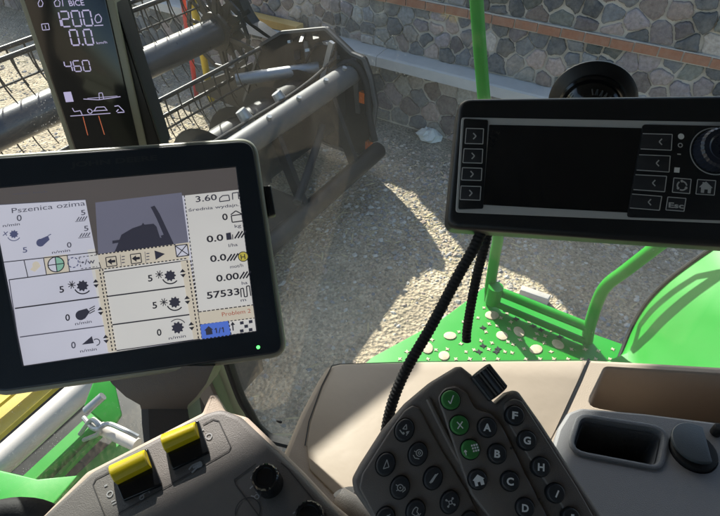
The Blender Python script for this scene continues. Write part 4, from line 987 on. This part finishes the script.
for x in (217.2, 224): s.line((x, 333-(x-217)*.12), (x-.7, 328-(x-217)*.12), 1.1, SHD, hz); s.line((x-.7, 328-(x-217)*.12), (x-2, 329.6-(x-217)*.12), .9, SHD, hz)
s.line((233.5, 330.5), (232.8, 323.5), 1.2, INK, hz); s.poly([(230.8, 325.4), (232.6, 321.6), (235.4, 324.6)], INK, hz)
for k in range(3):
    for j in range(3):
        if (k+j) % 2 == 0: s.poly([(240+j*4.4, 321.6-j*.6+k*4), (243.6+j*4.4, 321-j*.6+k*4), (244+j*4.4, 324-j*.6+k*4), (240.4+j*4.4, 324.6-j*.6+k*4)], SHD, hz)
s.dash((228.8, 321), (231.6, 335), 1.0, INK, hz); s.dash((203, 339), (257, 331), 1.0, INK, hz)
s.done('screen', T)
# mounting neck
NP = pplane(165, 415, .60, (.05, .25, .95))
def hull_loft(name, mat, rows, depth):
    g = G(); rings = []
    for (x0, x1, y, d) in rows:
        a, b = atd(x0, y, d), atd(x1, y, d); c = -CF*-1.0
        rings.append([a, b, b+CF*depth, a+CF*depth])
    g.loft([list(reversed(r)) for r in rings]); return g.obj(name, M[mat], T)
hull_loft('mounting_bracket', 'taupe', [(100, 214, 366, .595), (112, 206, 384, .595), (126, 196, 397, .60), (140, 188, 405, .605), (141, 187, 409, .61)], .05)
hull_loft('mounting_neck', 'slate', [(148, 187, 404, .615), (149, 190, 425, .605), (150, 195, 452, .59), (150, 197, 475, .58)], .045)
hull_loft('neck_lit_edge', 'greymod', [(141, 150, 403, .618), (142, 150.5, 425, .609), (145, 151, 452, .594), (147, 151, 470, .585)], .045)  # paler strip put in for the lit left edge of the neck

# ================================================================== POST DISPLAY (upper left)
DP = pplane(85, 70, .72, (.06, -.55, .83))
D = thing('post_display', DP.px(100, 140, -.03), 'slim black segment display reading 1200 mounted on the corner post', 'display')
q = [(19.5, 3), (113.6, -1), (147, 152), (72, 156)]
q = [(9, -32), (106, -38), (147.5, 152), (71, 152)]
ql = ccw(rnd(DP.L(q), .004, 3))
g = G(); prism(g, DP, ql, -.035, .001, .001, 2); g.obj('frame', M['olive'], D)
fl = ccw(rnd(DP.L([(14, -32), (98.5, -37), (141, 152), (76, 152)]), .003, 3))
g = G(); prism(g, DP, fl, -.01, .0022, .001, 2); g.obj('screen_glass', M['d_black'], D)
g = G(); prism(g, DP, rnd(DP.L([(100, -40), (112, -6), (163, 152), (140, 152)]), .003, 2), -.05, -.004, .003); g.obj('rear_housing', M['black'], D)
ik = Ink(DP, ['d_lilac', 'd_orange']); hz2 = .0024
SEG = {'0': 'abcdef', '1': 'bc', '2': 'abged', '4': 'fgbc', '6': 'afgedc', '5': 'afgcd'}
def seg(ch, p_tl, p_tr, p_bl, w):
    """seven segment digit in the parallelogram tl/tr/bl (pixels)"""
    tl, tr, bl = Vector(p_tl), Vector(p_tr), Vector(p_bl); U = tr-tl; V = bl-tl
    pt = lambda u, v: tuple(tl+U*u+V*v)
    S = {'a': ((.08, 0), (.92, 0)), 'b': ((1, .05), (1, .46)), 'c': ((1, .54), (1, .95)), 'd': ((.08, 1), (.92, 1)), 'e': ((0, .54), (0, .95)), 'f': ((0, .05), (0, .46)), 'g': ((.08, .5), (.92, .5))}
    for c_ in SEG[ch]: a, b = S[c_]; ik.line(pt(*a), pt(*b), w, 0, hz2)
for ch, x in (('1', 51), ('2', 60.5), ('0', 71.5), ('0', 82.5)): seg(ch, (x, 11.4-(x-55)*.045), (x+8, 11-(x-55)*.045), (x+3.2, 26.6-(x-55)*.045), 1.6)
for ch, x in (('0', 69.6), ('0', 83.6)): seg(ch, (x, 29.6-(x-71)*.03), (x+7.6, 29.2-(x-71)*.03), (x+3.4, 44.8-(x-71)*.03), 1.7)
ik.disc((83.6, 44), 1.15, 0, hz2)
for ch, x in (('4', 64.5), ('6', 73.4), ('0', 82.6)): seg(ch, (x, 60.6-(x-64)*.03), (x+6.6, 60.3-(x-64)*.03), (x+2.4, 71.2-(x-64)*.03), 1.25)
ik.path([(96.5, 15), (99.5, 13.6), (102.3, 17.5), (101.6, 21.4), (97.6, 22.4), (95.6, 19)], 1.0, 0, hz2, True); ik.line((95, 25.2), (104, 24.6), 1.0, 0, hz2)
ik.text('km/h', (97.6, 43.6), (108, 42.6), 0, hz2, size=2.6)
ik.path([(42.4, 23.6), (49.2, 23), (50.4, 29), (43.6, 29.6)], .9, 0, hz2, True); ik.line((46, 24.8), (46.8, 28.2), .9, 0, hz2)
ik.path([(39, 3), (41.2, -2), (44, 2.6), (43, 6), (40, 6.2)], .9, 0, hz2, True); ik.path([(55, 2), (58, -1.5), (61, 1.5), (60.5, 5.8), (56.4, 6)], .9, 0, hz2, True); ik.line((63, -2), (64, 5.8), 1.0, 0, hz2)
ik.text('BICE', (70.5, 5.6), (85.5, 4.8), 0, hz2, size=6.2)
ik.done('segment_digits', D); ik = Ink(DP, ['d_lilac'])
ik.poly([(64, 91.6), (71.6, 91), (74.4, 101), (66.6, 101.6)], 0, hz2)
ik.path([(84, 98.4), (99, 99.2), (121, 96)], .9, 0, hz2); ik.path([(100, 99), (99.5, 92.5), (102.8, 92.2), (104.4, 98.4)], .8, 0, hz2); ik.line((88, 97.8), (118, 95.4), .6, 0, hz2)
ik.path([(71, 115.4), (83, 114.6), (81, 110), (75, 111), (73, 107.4)], .9, 0, hz2); ik.path([(83, 114.6), (97, 113.6), (111, 112.6)], .9, 0, hz2); ik.path([(95, 110.2), (97, 106.6), (105, 106.2), (108, 110)], .9, 0, hz2); ik.ring((90.5, 110.5), 2.4, .9, 0, hz2); ik.line((93.5, 110.4), (108, 109.4), .9, 0, hz2)
ik.path([(115, 105.6), (119, 105), (124.6, 110.6)], 1.0, 0, hz2); ik.line((118, 112), (125, 111.4), 1.0, 0, hz2); ik.line((119, 108.6), (117, 111), 1, 0, hz2)
ik.done('pictogram_row', D)
ik = Ink(DP, ['d_orange']); ik.line((83.6, 116), (88.4, 134.6), .9, 0, hz2); ik.line((99.2, 115.2), (105, 134), .9, 0, hz2); ik.done('orange_bars', D)

# ================================================================== RIGHT MONITOR
RP = pplane(600, 165, .53, (-.06, .10, .99))
R = thing('wide_monitor', RP.px(600, 230, -.03), 'wide black monitor with a switched off screen and arrow keys', 'monitor')
q = [(459, 97.5), (800, 93), (790, 251), (446, 228)]
ql = ccw(rnd(RP.L(q), [.014, .014, .014, .012], 7))
g = G(); prism(g, RP, ql, -.035, .0, .006, 4, r0=.006); g.obj('housing', M['black'], R)
fp = ccw(rnd(RP.L([(461.5, 117.5), (792, 123.5), (786, 226), (455.5, 212.5)]), .003, 3))
g = G(); prism(g, RP, fp, -.001, .0008, .0003, 1); g.obj('silver_surround', M['greyprint'], R)
g = G(); prism(g, RP, rnd(RP.L([(489, 125), (642, 128.5), (629, 213), (483, 205)]), .001, 2), .0002, .0013, .0002, 1); g.obj('screen', M['screenoff'], R)
g = G(); prism(g, RP, rnd(RP.L([(463.6, 119), (488, 120.5), (483, 209), (458, 209.6)]), .002, 3), .0002, .0022, .0008, 2); g.obj('key_strip', M['black'], R)
g = G(); prism(g, RP, rnd(RP.L([(642, 125), (800, 128), (792, 223), (626, 217.5)]), .003, 3), .0002, .0022, .0008, 2); g.obj('key_panel', M['black'], R)
kp = []
keysL = [((465.8, 129.5), (483, 130), (482.2, 145), (464.6, 144.6)), ((463.6, 149.8), (482.2, 150.2), (481.4, 164.2), (462.4, 163.6)), ((462, 168.6), (481.4, 169.2), (480.6, 181.4), (461, 180.8)), ((460.6, 186.8), (480.4, 187.4), (479.4, 201), (459.6, 200.2))]
keysR = [((641, 134.8), (670.4, 135.6), (669.4, 151.4), (639, 150)), ((637.4, 155.8), (668.4, 157), (667.2, 173), (635, 171)), ((633.8, 175.6), (664.8, 177.2), (662.8, 192.6), (631.8, 190.4)), ((630.4, 194.8), (660, 197.2), (657.6, 211), (628.2, 208.6))]
for k in keysL+keysR:
    g = G(); prism(g, RP, rnd(RP.L(k), .0008, 2), .002, .0034, .0006, 2); kp.append((g.obj('soft_key', M['button'], R), k))
for (ob, k), left in zip(kp, [1]*4+[0]*4):
    i = Ink(RP, ['greyprint']); h_ = .0036
    if left: i.path(k, .9, 0, h_, True)
    else: i.path(k, .9, 0, h_); i.line(k[3], k[2], .9, 0, h_)
    cx = sum(p[0] for p in k)/4 + (0 if left else 4); cy = sum(p[1] for p in k)/4
    s_ = 1 if left else -1
    i.path([(cx-1.2*s_, cy-3), (cx+1.6*s_, cy), (cx-1.2*s_, cy+3)], 1.2, 0, h_); i.done('key_arrow', ob)
def sqkey(k, name='square_key'):
    g = G(); prism(g, RP, rnd(RP.L(k), .0008, 2), .002, .0034, .0006, 2); ob = g.obj(name, M['button'], R); i = Ink(RP, ['greyprint', 'black']); i.path(k, .9, 0, .0036, True); return ob, i
k = ((672, 178.8), (689.2, 180.2), (687.6, 194.4), (670.4, 193)); ob, i = sqkey(k)
for a in range(3): i.ring((680, 186.6), 4.6, 1.5, 0, .0036, n=7, a0=a*2.094, a1=a*2.094+1.6); i.disc((680+4.6*math.cos(-a*2.094-1.6), 186.6+4.6*math.sin(-a*2.094-1.6)), 1.5, 0, .0036, 6)
i.done('key_symbol', ob)
k = ((695.6, 180.4), (713.6, 181.6), (712, 196), (693.8, 194.8)); ob, i = sqkey(k)
i.poly([(697, 188), (700.4, 184.6), (700.5, 183), (702.3, 183.1), (702.2, 183.6), (704, 182.4), (710.6, 188.8), (709.2, 188.8), (708.4, 194.2), (705.4, 194), (705.7, 190.4), (702.3, 190.2), (701.8, 193.8), (698.6, 193.4), (699, 188.2)], 0, .0036); i.done('key_symbol', ob)
k = ((666, 197.8), (684, 199.2), (682, 212), (664, 210.6)); ob, i = sqkey(k); i.text('Esc', (666.6, 208), (681.8, 209.2), 0, .0036, size=5.2, bold=.03); i.done('key_symbol', ob)
i = Ink(RP, ['white', 'greyprint']); i.disc((679.8, 137.2), 3.1, 0, .0024); i.ring((679, 146), 2.0, 1.0, 1, .0024); i.line((676, 154.8), (679.6, 155), 1.2, 1, .0024); i.poly([(673.2, 168), (678.6, 168.3), (678, 173.4), (672.6, 173)], 0, .0024); i.ring((713.5, 152), 24.4, 1.1, 1, .0024, 60); i.done('printed_marks', R)
C = RP.to(713.5, 152); kk = RP.k(713.5, 152); n = 60; rings = []
for rr_, h in ((21.5, .002), (21.5, .006), (20.5, .014), (18.5, .0165), (14, .0172), (12, .0160), (4, .0155)):
    rings.append([RP.W(C[0]+kk*rr_*(1+(.03 if i_ % 2 and rr_ > 17 else 0))*math.cos(2*PI*i_/n), C[1]+kk*rr_*(1+(.03 if i_ % 2 and rr_ > 17 else 0))*math.sin(2*PI*i_/n), h) for i_ in range(n)])
g = G(); g.loft(rings); g.obj('dial', M['navyknob'], R, angle=25)

# suction mount on the side window behind the monitor
Cc = WP.to(592, 101); kk = WP.k(592, 101)
SM = thing('suction_mount', WP.W(*Cc), 'round black suction cup stuck to the window behind the wide monitor', 'suction mount')
def dome(prof, n=48): return [[WP.W(Cc[0]+kk*r_*math.cos(2*PI*i/n), Cc[1]+kk*r_*math.sin(2*PI*i/n), h) for i in range(n)] for r_, h in prof]
g = G(); g.loft(dome([(40, .0015), (40, .004), (37, .009), (32, .012), (29.5, .015)])); g.obj('suction_cup', M['black'], SM)
g = G(); g.loft(dome([(30.5, .014), (30.5, .02), (28.5, .0225), (26, .021)])); g.obj('clamp_ring', M['blackgloss'], SM)
g = G(); g.loft(dome([(26.5, .018), (25, .024), (20, .031), (12, .036), (4, .038)])); g.obj('dome_cap', M['blackgloss'], SM)
# arm from the cup to the monitor back
g = G(); g.tube([WP.W(*Cc, .034), WP.W(*Cc, .07), RP.px(600, 165, -.05), RP.px(600, 170, -.034)], .014, 12); g.obj('mount_arm', M['black'], SM)
i = Ink(Plane(WP.W(Cc[0], Cc[1], .0245), (WP.n+Vector((0, 0, .35)))), ['dimprint'])
# embossed marks on the cap (illegible in the photo): short raised strokes
g = G(); rs = random.Random(9)
for a in range(9):
    t = math.radians(64+a*6.0-14); r0, r1 = 17.5, 21.5
    p0 = WP.W(Cc[0]+kk*r0*math.cos(t), Cc[1]+kk*r0*math.sin(t), .0345); p1 = WP.W(Cc[0]+kk*r1*math.cos(t+.06*(-1)**a), Cc[1]+kk*r1*math.sin(t+.06*(-1)**a), .0298)
    g.tube([p0, p1], .0009, 6)
g.obj('embossed_marks', M['flap'], SM)

# ================================================================== CABLES
def corr(pts, r, name, label, cat, pitch=.0042, amp=.1):
    p = catmull([atd(*q) for q in pts], 30); L = [0]
    for a, b in zip(p, p[1:]): L.append(L[-1]+(b-a).length)
    g = G(); n = int(L[-1]/pitch*4); q = []; rr = []; j = 0
    for i in range(n+1):
        s_ = L[-1]*i/n
        while j < len(L)-2 and L[j+1] < s_: j += 1
        t = (s_-L[j])/max(L[j+1]-L[j], 1e-9); q.append(p[j].lerp(p[j+1], t)); rr.append(r*(1+amp*(1 if i % 4 < 2 else -1)*.6))
    g.tube(q, rr, 12); return tag(g.obj(name, M['rubber'], None), label, cat)
corr([(484, 222, .555), (476, 244, .555), (459, 274, .56), (432, 325, .57), (407, 368, .58), (394, 398, .585), (387, 425, .59), (384, 452, .60)], .0056, 'corrugated_conduit', 'long black corrugated conduit running from the wide monitor down behind the keypad', 'cable')
corr([(489, 222, .575), (486, 240, .58), (477, 275, .60), (471, 305, .615), (467, 330, .63), (466.5, 341, .635)], .0050, 'corrugated_conduit', 'shorter black conduit hanging down below the wide monitor against the platform', 'cable')

# ================================================================== ARMREST KEYPAD
KP = pplane(470, 450, .47, (.02, .30, .95))
K = thing('armrest_keypad', KP.px(480, 560, -.06), 'dark taupe armrest keypad with round lettered buttons, three of them green', 'keypad')
ko = [(372, 518), (354, 492), (352, 481), (360, 466), (383, 430), (407, 402), (432, 381), (456, 366.5), (462, 366), (472, 374), (496, 404), (512, 390), (519, 390.5), (542, 423), (571, 468), (612, 530), (660, 640), (420, 640)]
kl = ccw(rnd(KP.L(ko), [.01, .012, .008, .01, .01, .02, .02, .004, .004, .003, .002, .005, .006, .02, .03, .03, 0, 0], 5))
g = G(); prism(g, KP, kl, -.03, 0, .0045, 4, r0=.004); g.obj('keypad_body', M['taupe'], K)
# raised left field and raised central band
g = G(); prism(g, KP, rnd(KP.L([(372, 512), (359, 488), (362, 474), (390, 430), (404, 411), (412, 405.5), (419, 408), (440, 447), (468, 492), (500, 560), (400, 560)]), [.004, .006, .006, .02, .006, .004, .004, .03, .03, 0, 0], 5), -.002, .0022, .0016, 3); g.obj('function_field', M['taupe2'], K)
cb = rnd(KP.L([(437, 398), (444, 388.5), (455, 386), (466, 393), (474, 409), (490, 414), (500, 424), (525, 475), (548, 520), (575, 580), (510, 590), (490, 520), (470, 494), (461, 470)]), .007, 5)
g = G(); prism(g, KP, cb, -.002, .0045, .002, 3); g.obj('letter_band', M['taupe2'], K)
rb = rnd(KP.L([(502, 404), (513, 398.5), (521, 401), (545, 438), (576, 487), (606, 540), (588, 560), (560, 505), (528, 458), (508, 425)]), .006, 5)
g = G(); prism(g, KP, rb, -.002, .0030, .0015, 3); g.obj('letter_band', M['taupe2'], K)
# groove ribs
g = G(); P_ = catmull([KP.px(*p, .001) for p in ((428, 399), (442, 428), (458, 458), (474, 484), (492, 512), (500, 530))], 6); g.tube(P_, .0022, 8); g.obj('ridge', M['taupe2'], K)
# thumb wheel
ax0, ax1 = KP.px(479, 371, .002), KP.px(496, 396, .002); wd = KP.px(492, 377, 0)-KP.px(478, 387, 0); n = 44
g = G(); c = (KP.px(474, 375)+KP.px(485, 365)+KP.px(504, 389)+KP.px(493, 401))/4; axd = (KP.px(504, 389)-KP.px(485, 365)); L_ = axd.length*.5; axd.normalize(); sd = KP.n.cross(axd)
Rw = .0105; rings = []
for u, rk in ((-1, .8), (-.97, .95), (-.9, 1), (.9, 1), (.97, .95), (1, .8)):
    rings.append([c+axd*(L_*u)+(sd*math.cos(2*PI*i_/n)+KP.n*math.sin(2*PI*i_/n))*Rw*rk*(1+(.07 if i_ % 2 and abs(u) < .95 else 0)) - KP.n*.002 for i_ in range(n)])
g.loft(rings); g.obj('thumb_wheel', M['black'], K, angle=25)
def button(c, mat, rx=9.6, ry=9.6, rot=0., base_h=.0045):
    a = KP.to(*c); k_ = KP.k(*c); g = G()
    # socket ring then domed cap
    o1 = circ(a, (rx+1.2)*k_, (ry+1.2)*k_, 32, rot); prism(g, KP, o1, base_h-.002, base_h+.0003, 0, mi=1)
    prism(g, KP, circ(a, rx*k_, ry*k_, 32, rot), base_h, base_h+.0042, .0016, 4, dome=.0004)
    return g.obj('button', None, K, mats=[M[mat], M['black']]), base_h+.0047
def letter(c, t, base_h=.0045):
    b, h = button(c, 'button', base_h=base_h); i = Ink(KP, ['white']); w = {'I': 1.4, 'A': 7.6, 'D': 6.6, 'C': 7, 'G': 7.2, 'H': 6.6}.get(t, 5.8)
    i.text(t, (c[0]-w/2-.9, c[1]+3.2), (c[0]+w/2-.9, c[1]+4.0), 0, h, size=7.2, bold=.035); i.done('button_letter', b)
for c, t in (((485.5, 427.5), 'A'), ((495.3, 453.5), 'B'), ((508, 480.6), 'C'), ((522.8, 506.8), 'D')): letter(c, t)
for c, t in (((513.3, 415.6), 'F'), ((525.3, 440.3), 'G'), ((539, 466.6), 'H'), ((553.6, 492.5), 'I'), ((568.6, 516.5), 'J')): letter(c, t, .003)
b, h = button((449.3, 400.4), 'btngreen'); i = Ink(KP, ['white']); i.path([(446.4, 401.4), (448.6, 404.4), (451.6, 396)], 1.1, 0, h); i.done('button_symbol', b)
b, h = button((458, 425.2), 'btngreen'); i = Ink(KP, ['white']); i.line((455, 422.2), (461, 428.6), 1.1, 0, h); i.line((460.4, 421.8), (455.6, 429), 1.1, 0, h); i.done('button_symbol', b)
b, h = button((468.8, 449.3), 'btngreen'); i = Ink(KP, ['white'])
for r_ in range(3):
    for c_ in range(3): x, y = 469.5+c_*2.3+r_*.9, 445.5+r_*2.7-c_*.5; i.poly([(x-.8, y-.8), (x+.8, y-1), (x+1, y+.8), (x-.6, y+1)], 0, h)
i.line((464, 455), (463, 450), 1.0, 0, h); i.line((462, 452), (463, 449.8), 1.0, 0, h); i.line((464.6, 451.6), (463, 449.8), 1.0, 0, h); i.done('button_symbol', b)
b, h = button((476, 479), 'button'); i = Ink(KP, ['white']); i.poly([(470.4, 479.6), (475, 473.8), (481.8, 477.6), (480.6, 478.2), (482, 483.4), (478.6, 484.4), (477.6, 480.8), (475, 481.6), (476, 485), (473, 485.6), (471.8, 480.4)], 0, h); i.done('button_symbol', b)
ROT = math.radians(64)
def fbtn(c, draw):
    b, h = button(c, 'button', 11.4, 9.2, ROT, .0022); i = Ink(KP, ['greyprint']); draw(i, c[0], c[1], h); i.done('button_symbol', b)
def d1(i, x, y, h): i.path([(x-2, y-1), (x+1.6, y-5.4), (x+2, y-.6)], .9, 0, h, True); i.path([(x-5, y), (x-2, y+4)], 1.1, 0, h); i.disc((x-1.4, y+3.4), 1.3, 0, h); i.disc((x+2.6, y+2.6), 1.3, 0, h); i.line((x+1.4, y+5.6), (x+4.4, y+1), .8, 0, h)
def d2(i, x, y, h): i.path([(x-2.4, y+4.4), (x+1.2, y-4.6), (x+3.2, y+2.6)], .9, 0, h, True)
def d3(i, x, y, h): i.ring((x+1, y-1), 3.2, .9, 0, h); i.ring((x+1, y-1), 1.2, .8, 0, h); i.path([(x-5, y+1), (x-3.4, y+4), (x+1, y+4.8)], .9, 0, h); i.line((x-4, y-3), (x-2, y-2), .8, 0, h)
def d4(i, x, y, h): i.ring((x, y), 3, .9, 0, h); i.disc((x, y), .9, 0, h); i.line((x-4.4, y-3), (x-2.2, y-1.6), .9, 0, h); i.path([(x+2, y+4.4), (x+5, y+2), (x+4, y-1)], .9, 0, h); i.line((x-4, y+3), (x-2, y+2), .8, 0, h)
def d5(i, x, y, h): i.poly([(x-4.4, y+4.4), (x+1.6, y-4), (x+4.2, y-4.4), (x-1, y+4)], 0, h); i.line((x-3, y+5), (x+4.6, y-5), .7, 0, h)
def d6(i, x, y, h):
    for a_ in range(4): i.line((x+1.6*math.cos(a_*1.57+.5), y+1.6*math.sin(a_*1.57+.5)), (x+4.6*math.cos(a_*1.57+.5), y+4.6*math.sin(a_*1.57+.5)), .9, 0, h); i.disc((x+4.6*math.cos(a_*1.57+.5), y+4.6*math.sin(a_*1.57+.5)), 1.1, 0, h)
    i.ring((x, y), 1.6, .8, 0, h)
def d7(i, x, y, h): i.path([(x-4, y+2), (x-2.4, y-2), (x, y-4.6), (x+2, y-3.4), (x+.8, y+.4), (x+3, y+2.4), (x, y+4.4)], .9, 0, h, True); i.line((x+2.4, y+4.6), (x+4.8, y+1.6), .8, 0, h)
for c, d_ in (((404, 430), d1), ((385.2, 464), d2), ((417.3, 453.8), d3), ((399.6, 487), d4), ((432.3, 477.8), d5), ((449, 501.6), d6), ((415, 510.6), d7), ((468.5, 522), d4), ((385, 518), d5)): fbtn(c, d_)
# small index dots
i = Ink(KP, ['faintprint']); i.disc((509.6, 448), 1.4, 0, .0047); i.disc((537.6, 498.6), 1.4, 0, .0047); i.done('index_dot', K)
# support arm of the keypad
g = G(); g.tube([atd(338, 497, .53), atd(350, 507, .525), (atd(390, 540, .52))], [.010, .012, .013], 14); g.obj('support_arm', M['slate'], K)
g = G(); g.tube([atd(345, 492, .57), atd(352, 520, .57)], .012, 14); g.tube([KP.px(470, 500, -.02), KP.px(470, 500, -.02)-Vector((0, 0, .12))], .04, 16); g.obj('support_post', M['greymod'], K)

# ================================================================== LIGHT, SKY, CAMERA
w = bpy.data.worlds.new('World'); SC.world = w; w.use_nodes = True; nt = w.node_tree
bg = nt.nodes.get('Background') or nt.nodes.new('ShaderNodeBackground')
sky = nt.nodes.new('ShaderNodeTexSky'); sky.sky_type = 'NISHITA'; sky.sun_disc = False; sky.sun_elevation = SUN_EL; sky.sun_rotation = SUN_AZ; sky.air_density = 1.; sky.dust_density = 1.5; sky.ozone_density = 1.
nt.links.new(sky.outputs[0], bg.inputs[0]); bg.inputs[1].default_value = .12
L = bpy.data.lights.new('sun', 'SUN'); L.energy = 5.0; L.angle = math.radians(.53); L.color = (1, .95, .87)
lo = bpy.data.objects.new('sun', L); COL.objects.link(lo)
ts = Vector((math.sin(SUN_AZ)*math.cos(SUN_EL), math.cos(SUN_AZ)*math.cos(SUN_EL), math.sin(SUN_EL)))
lo.rotation_mode = 'QUATERNION'; lo.rotation_quaternion = ts.to_track_quat('Z', 'Y'); lo.location = (0, 0, 20)
cd = bpy.data.cameras.new('camera'); cd.sensor_fit = 'HORIZONTAL'; cd.sensor_width = 36; cd.lens = F/720*36; cd.clip_start = .02; cd.clip_end = 2000
co = bpy.data.objects.new('camera', cd); COL.objects.link(co)
co.matrix_world = Matrix((( CR.x, CU.x, -CF.x, CAM.x), (CR.y, CU.y, -CF.y, CAM.y), (CR.z, CU.z, -CF.z, CAM.z), (0, 0, 0, 1)))
SC.camera = co
SC.view_settings.view_transform = 'Standard'; SC.view_settings.look = 'None'; SC.view_settings.gamma = 1; SC.view_settings.exposure = 1.2; SC.view_settings.use_curve_mapping = False
SC.cycles.transparent_max_bounces = 24; SC.cycles.max_bounces = 8; SC.cycles.use_denoising = True
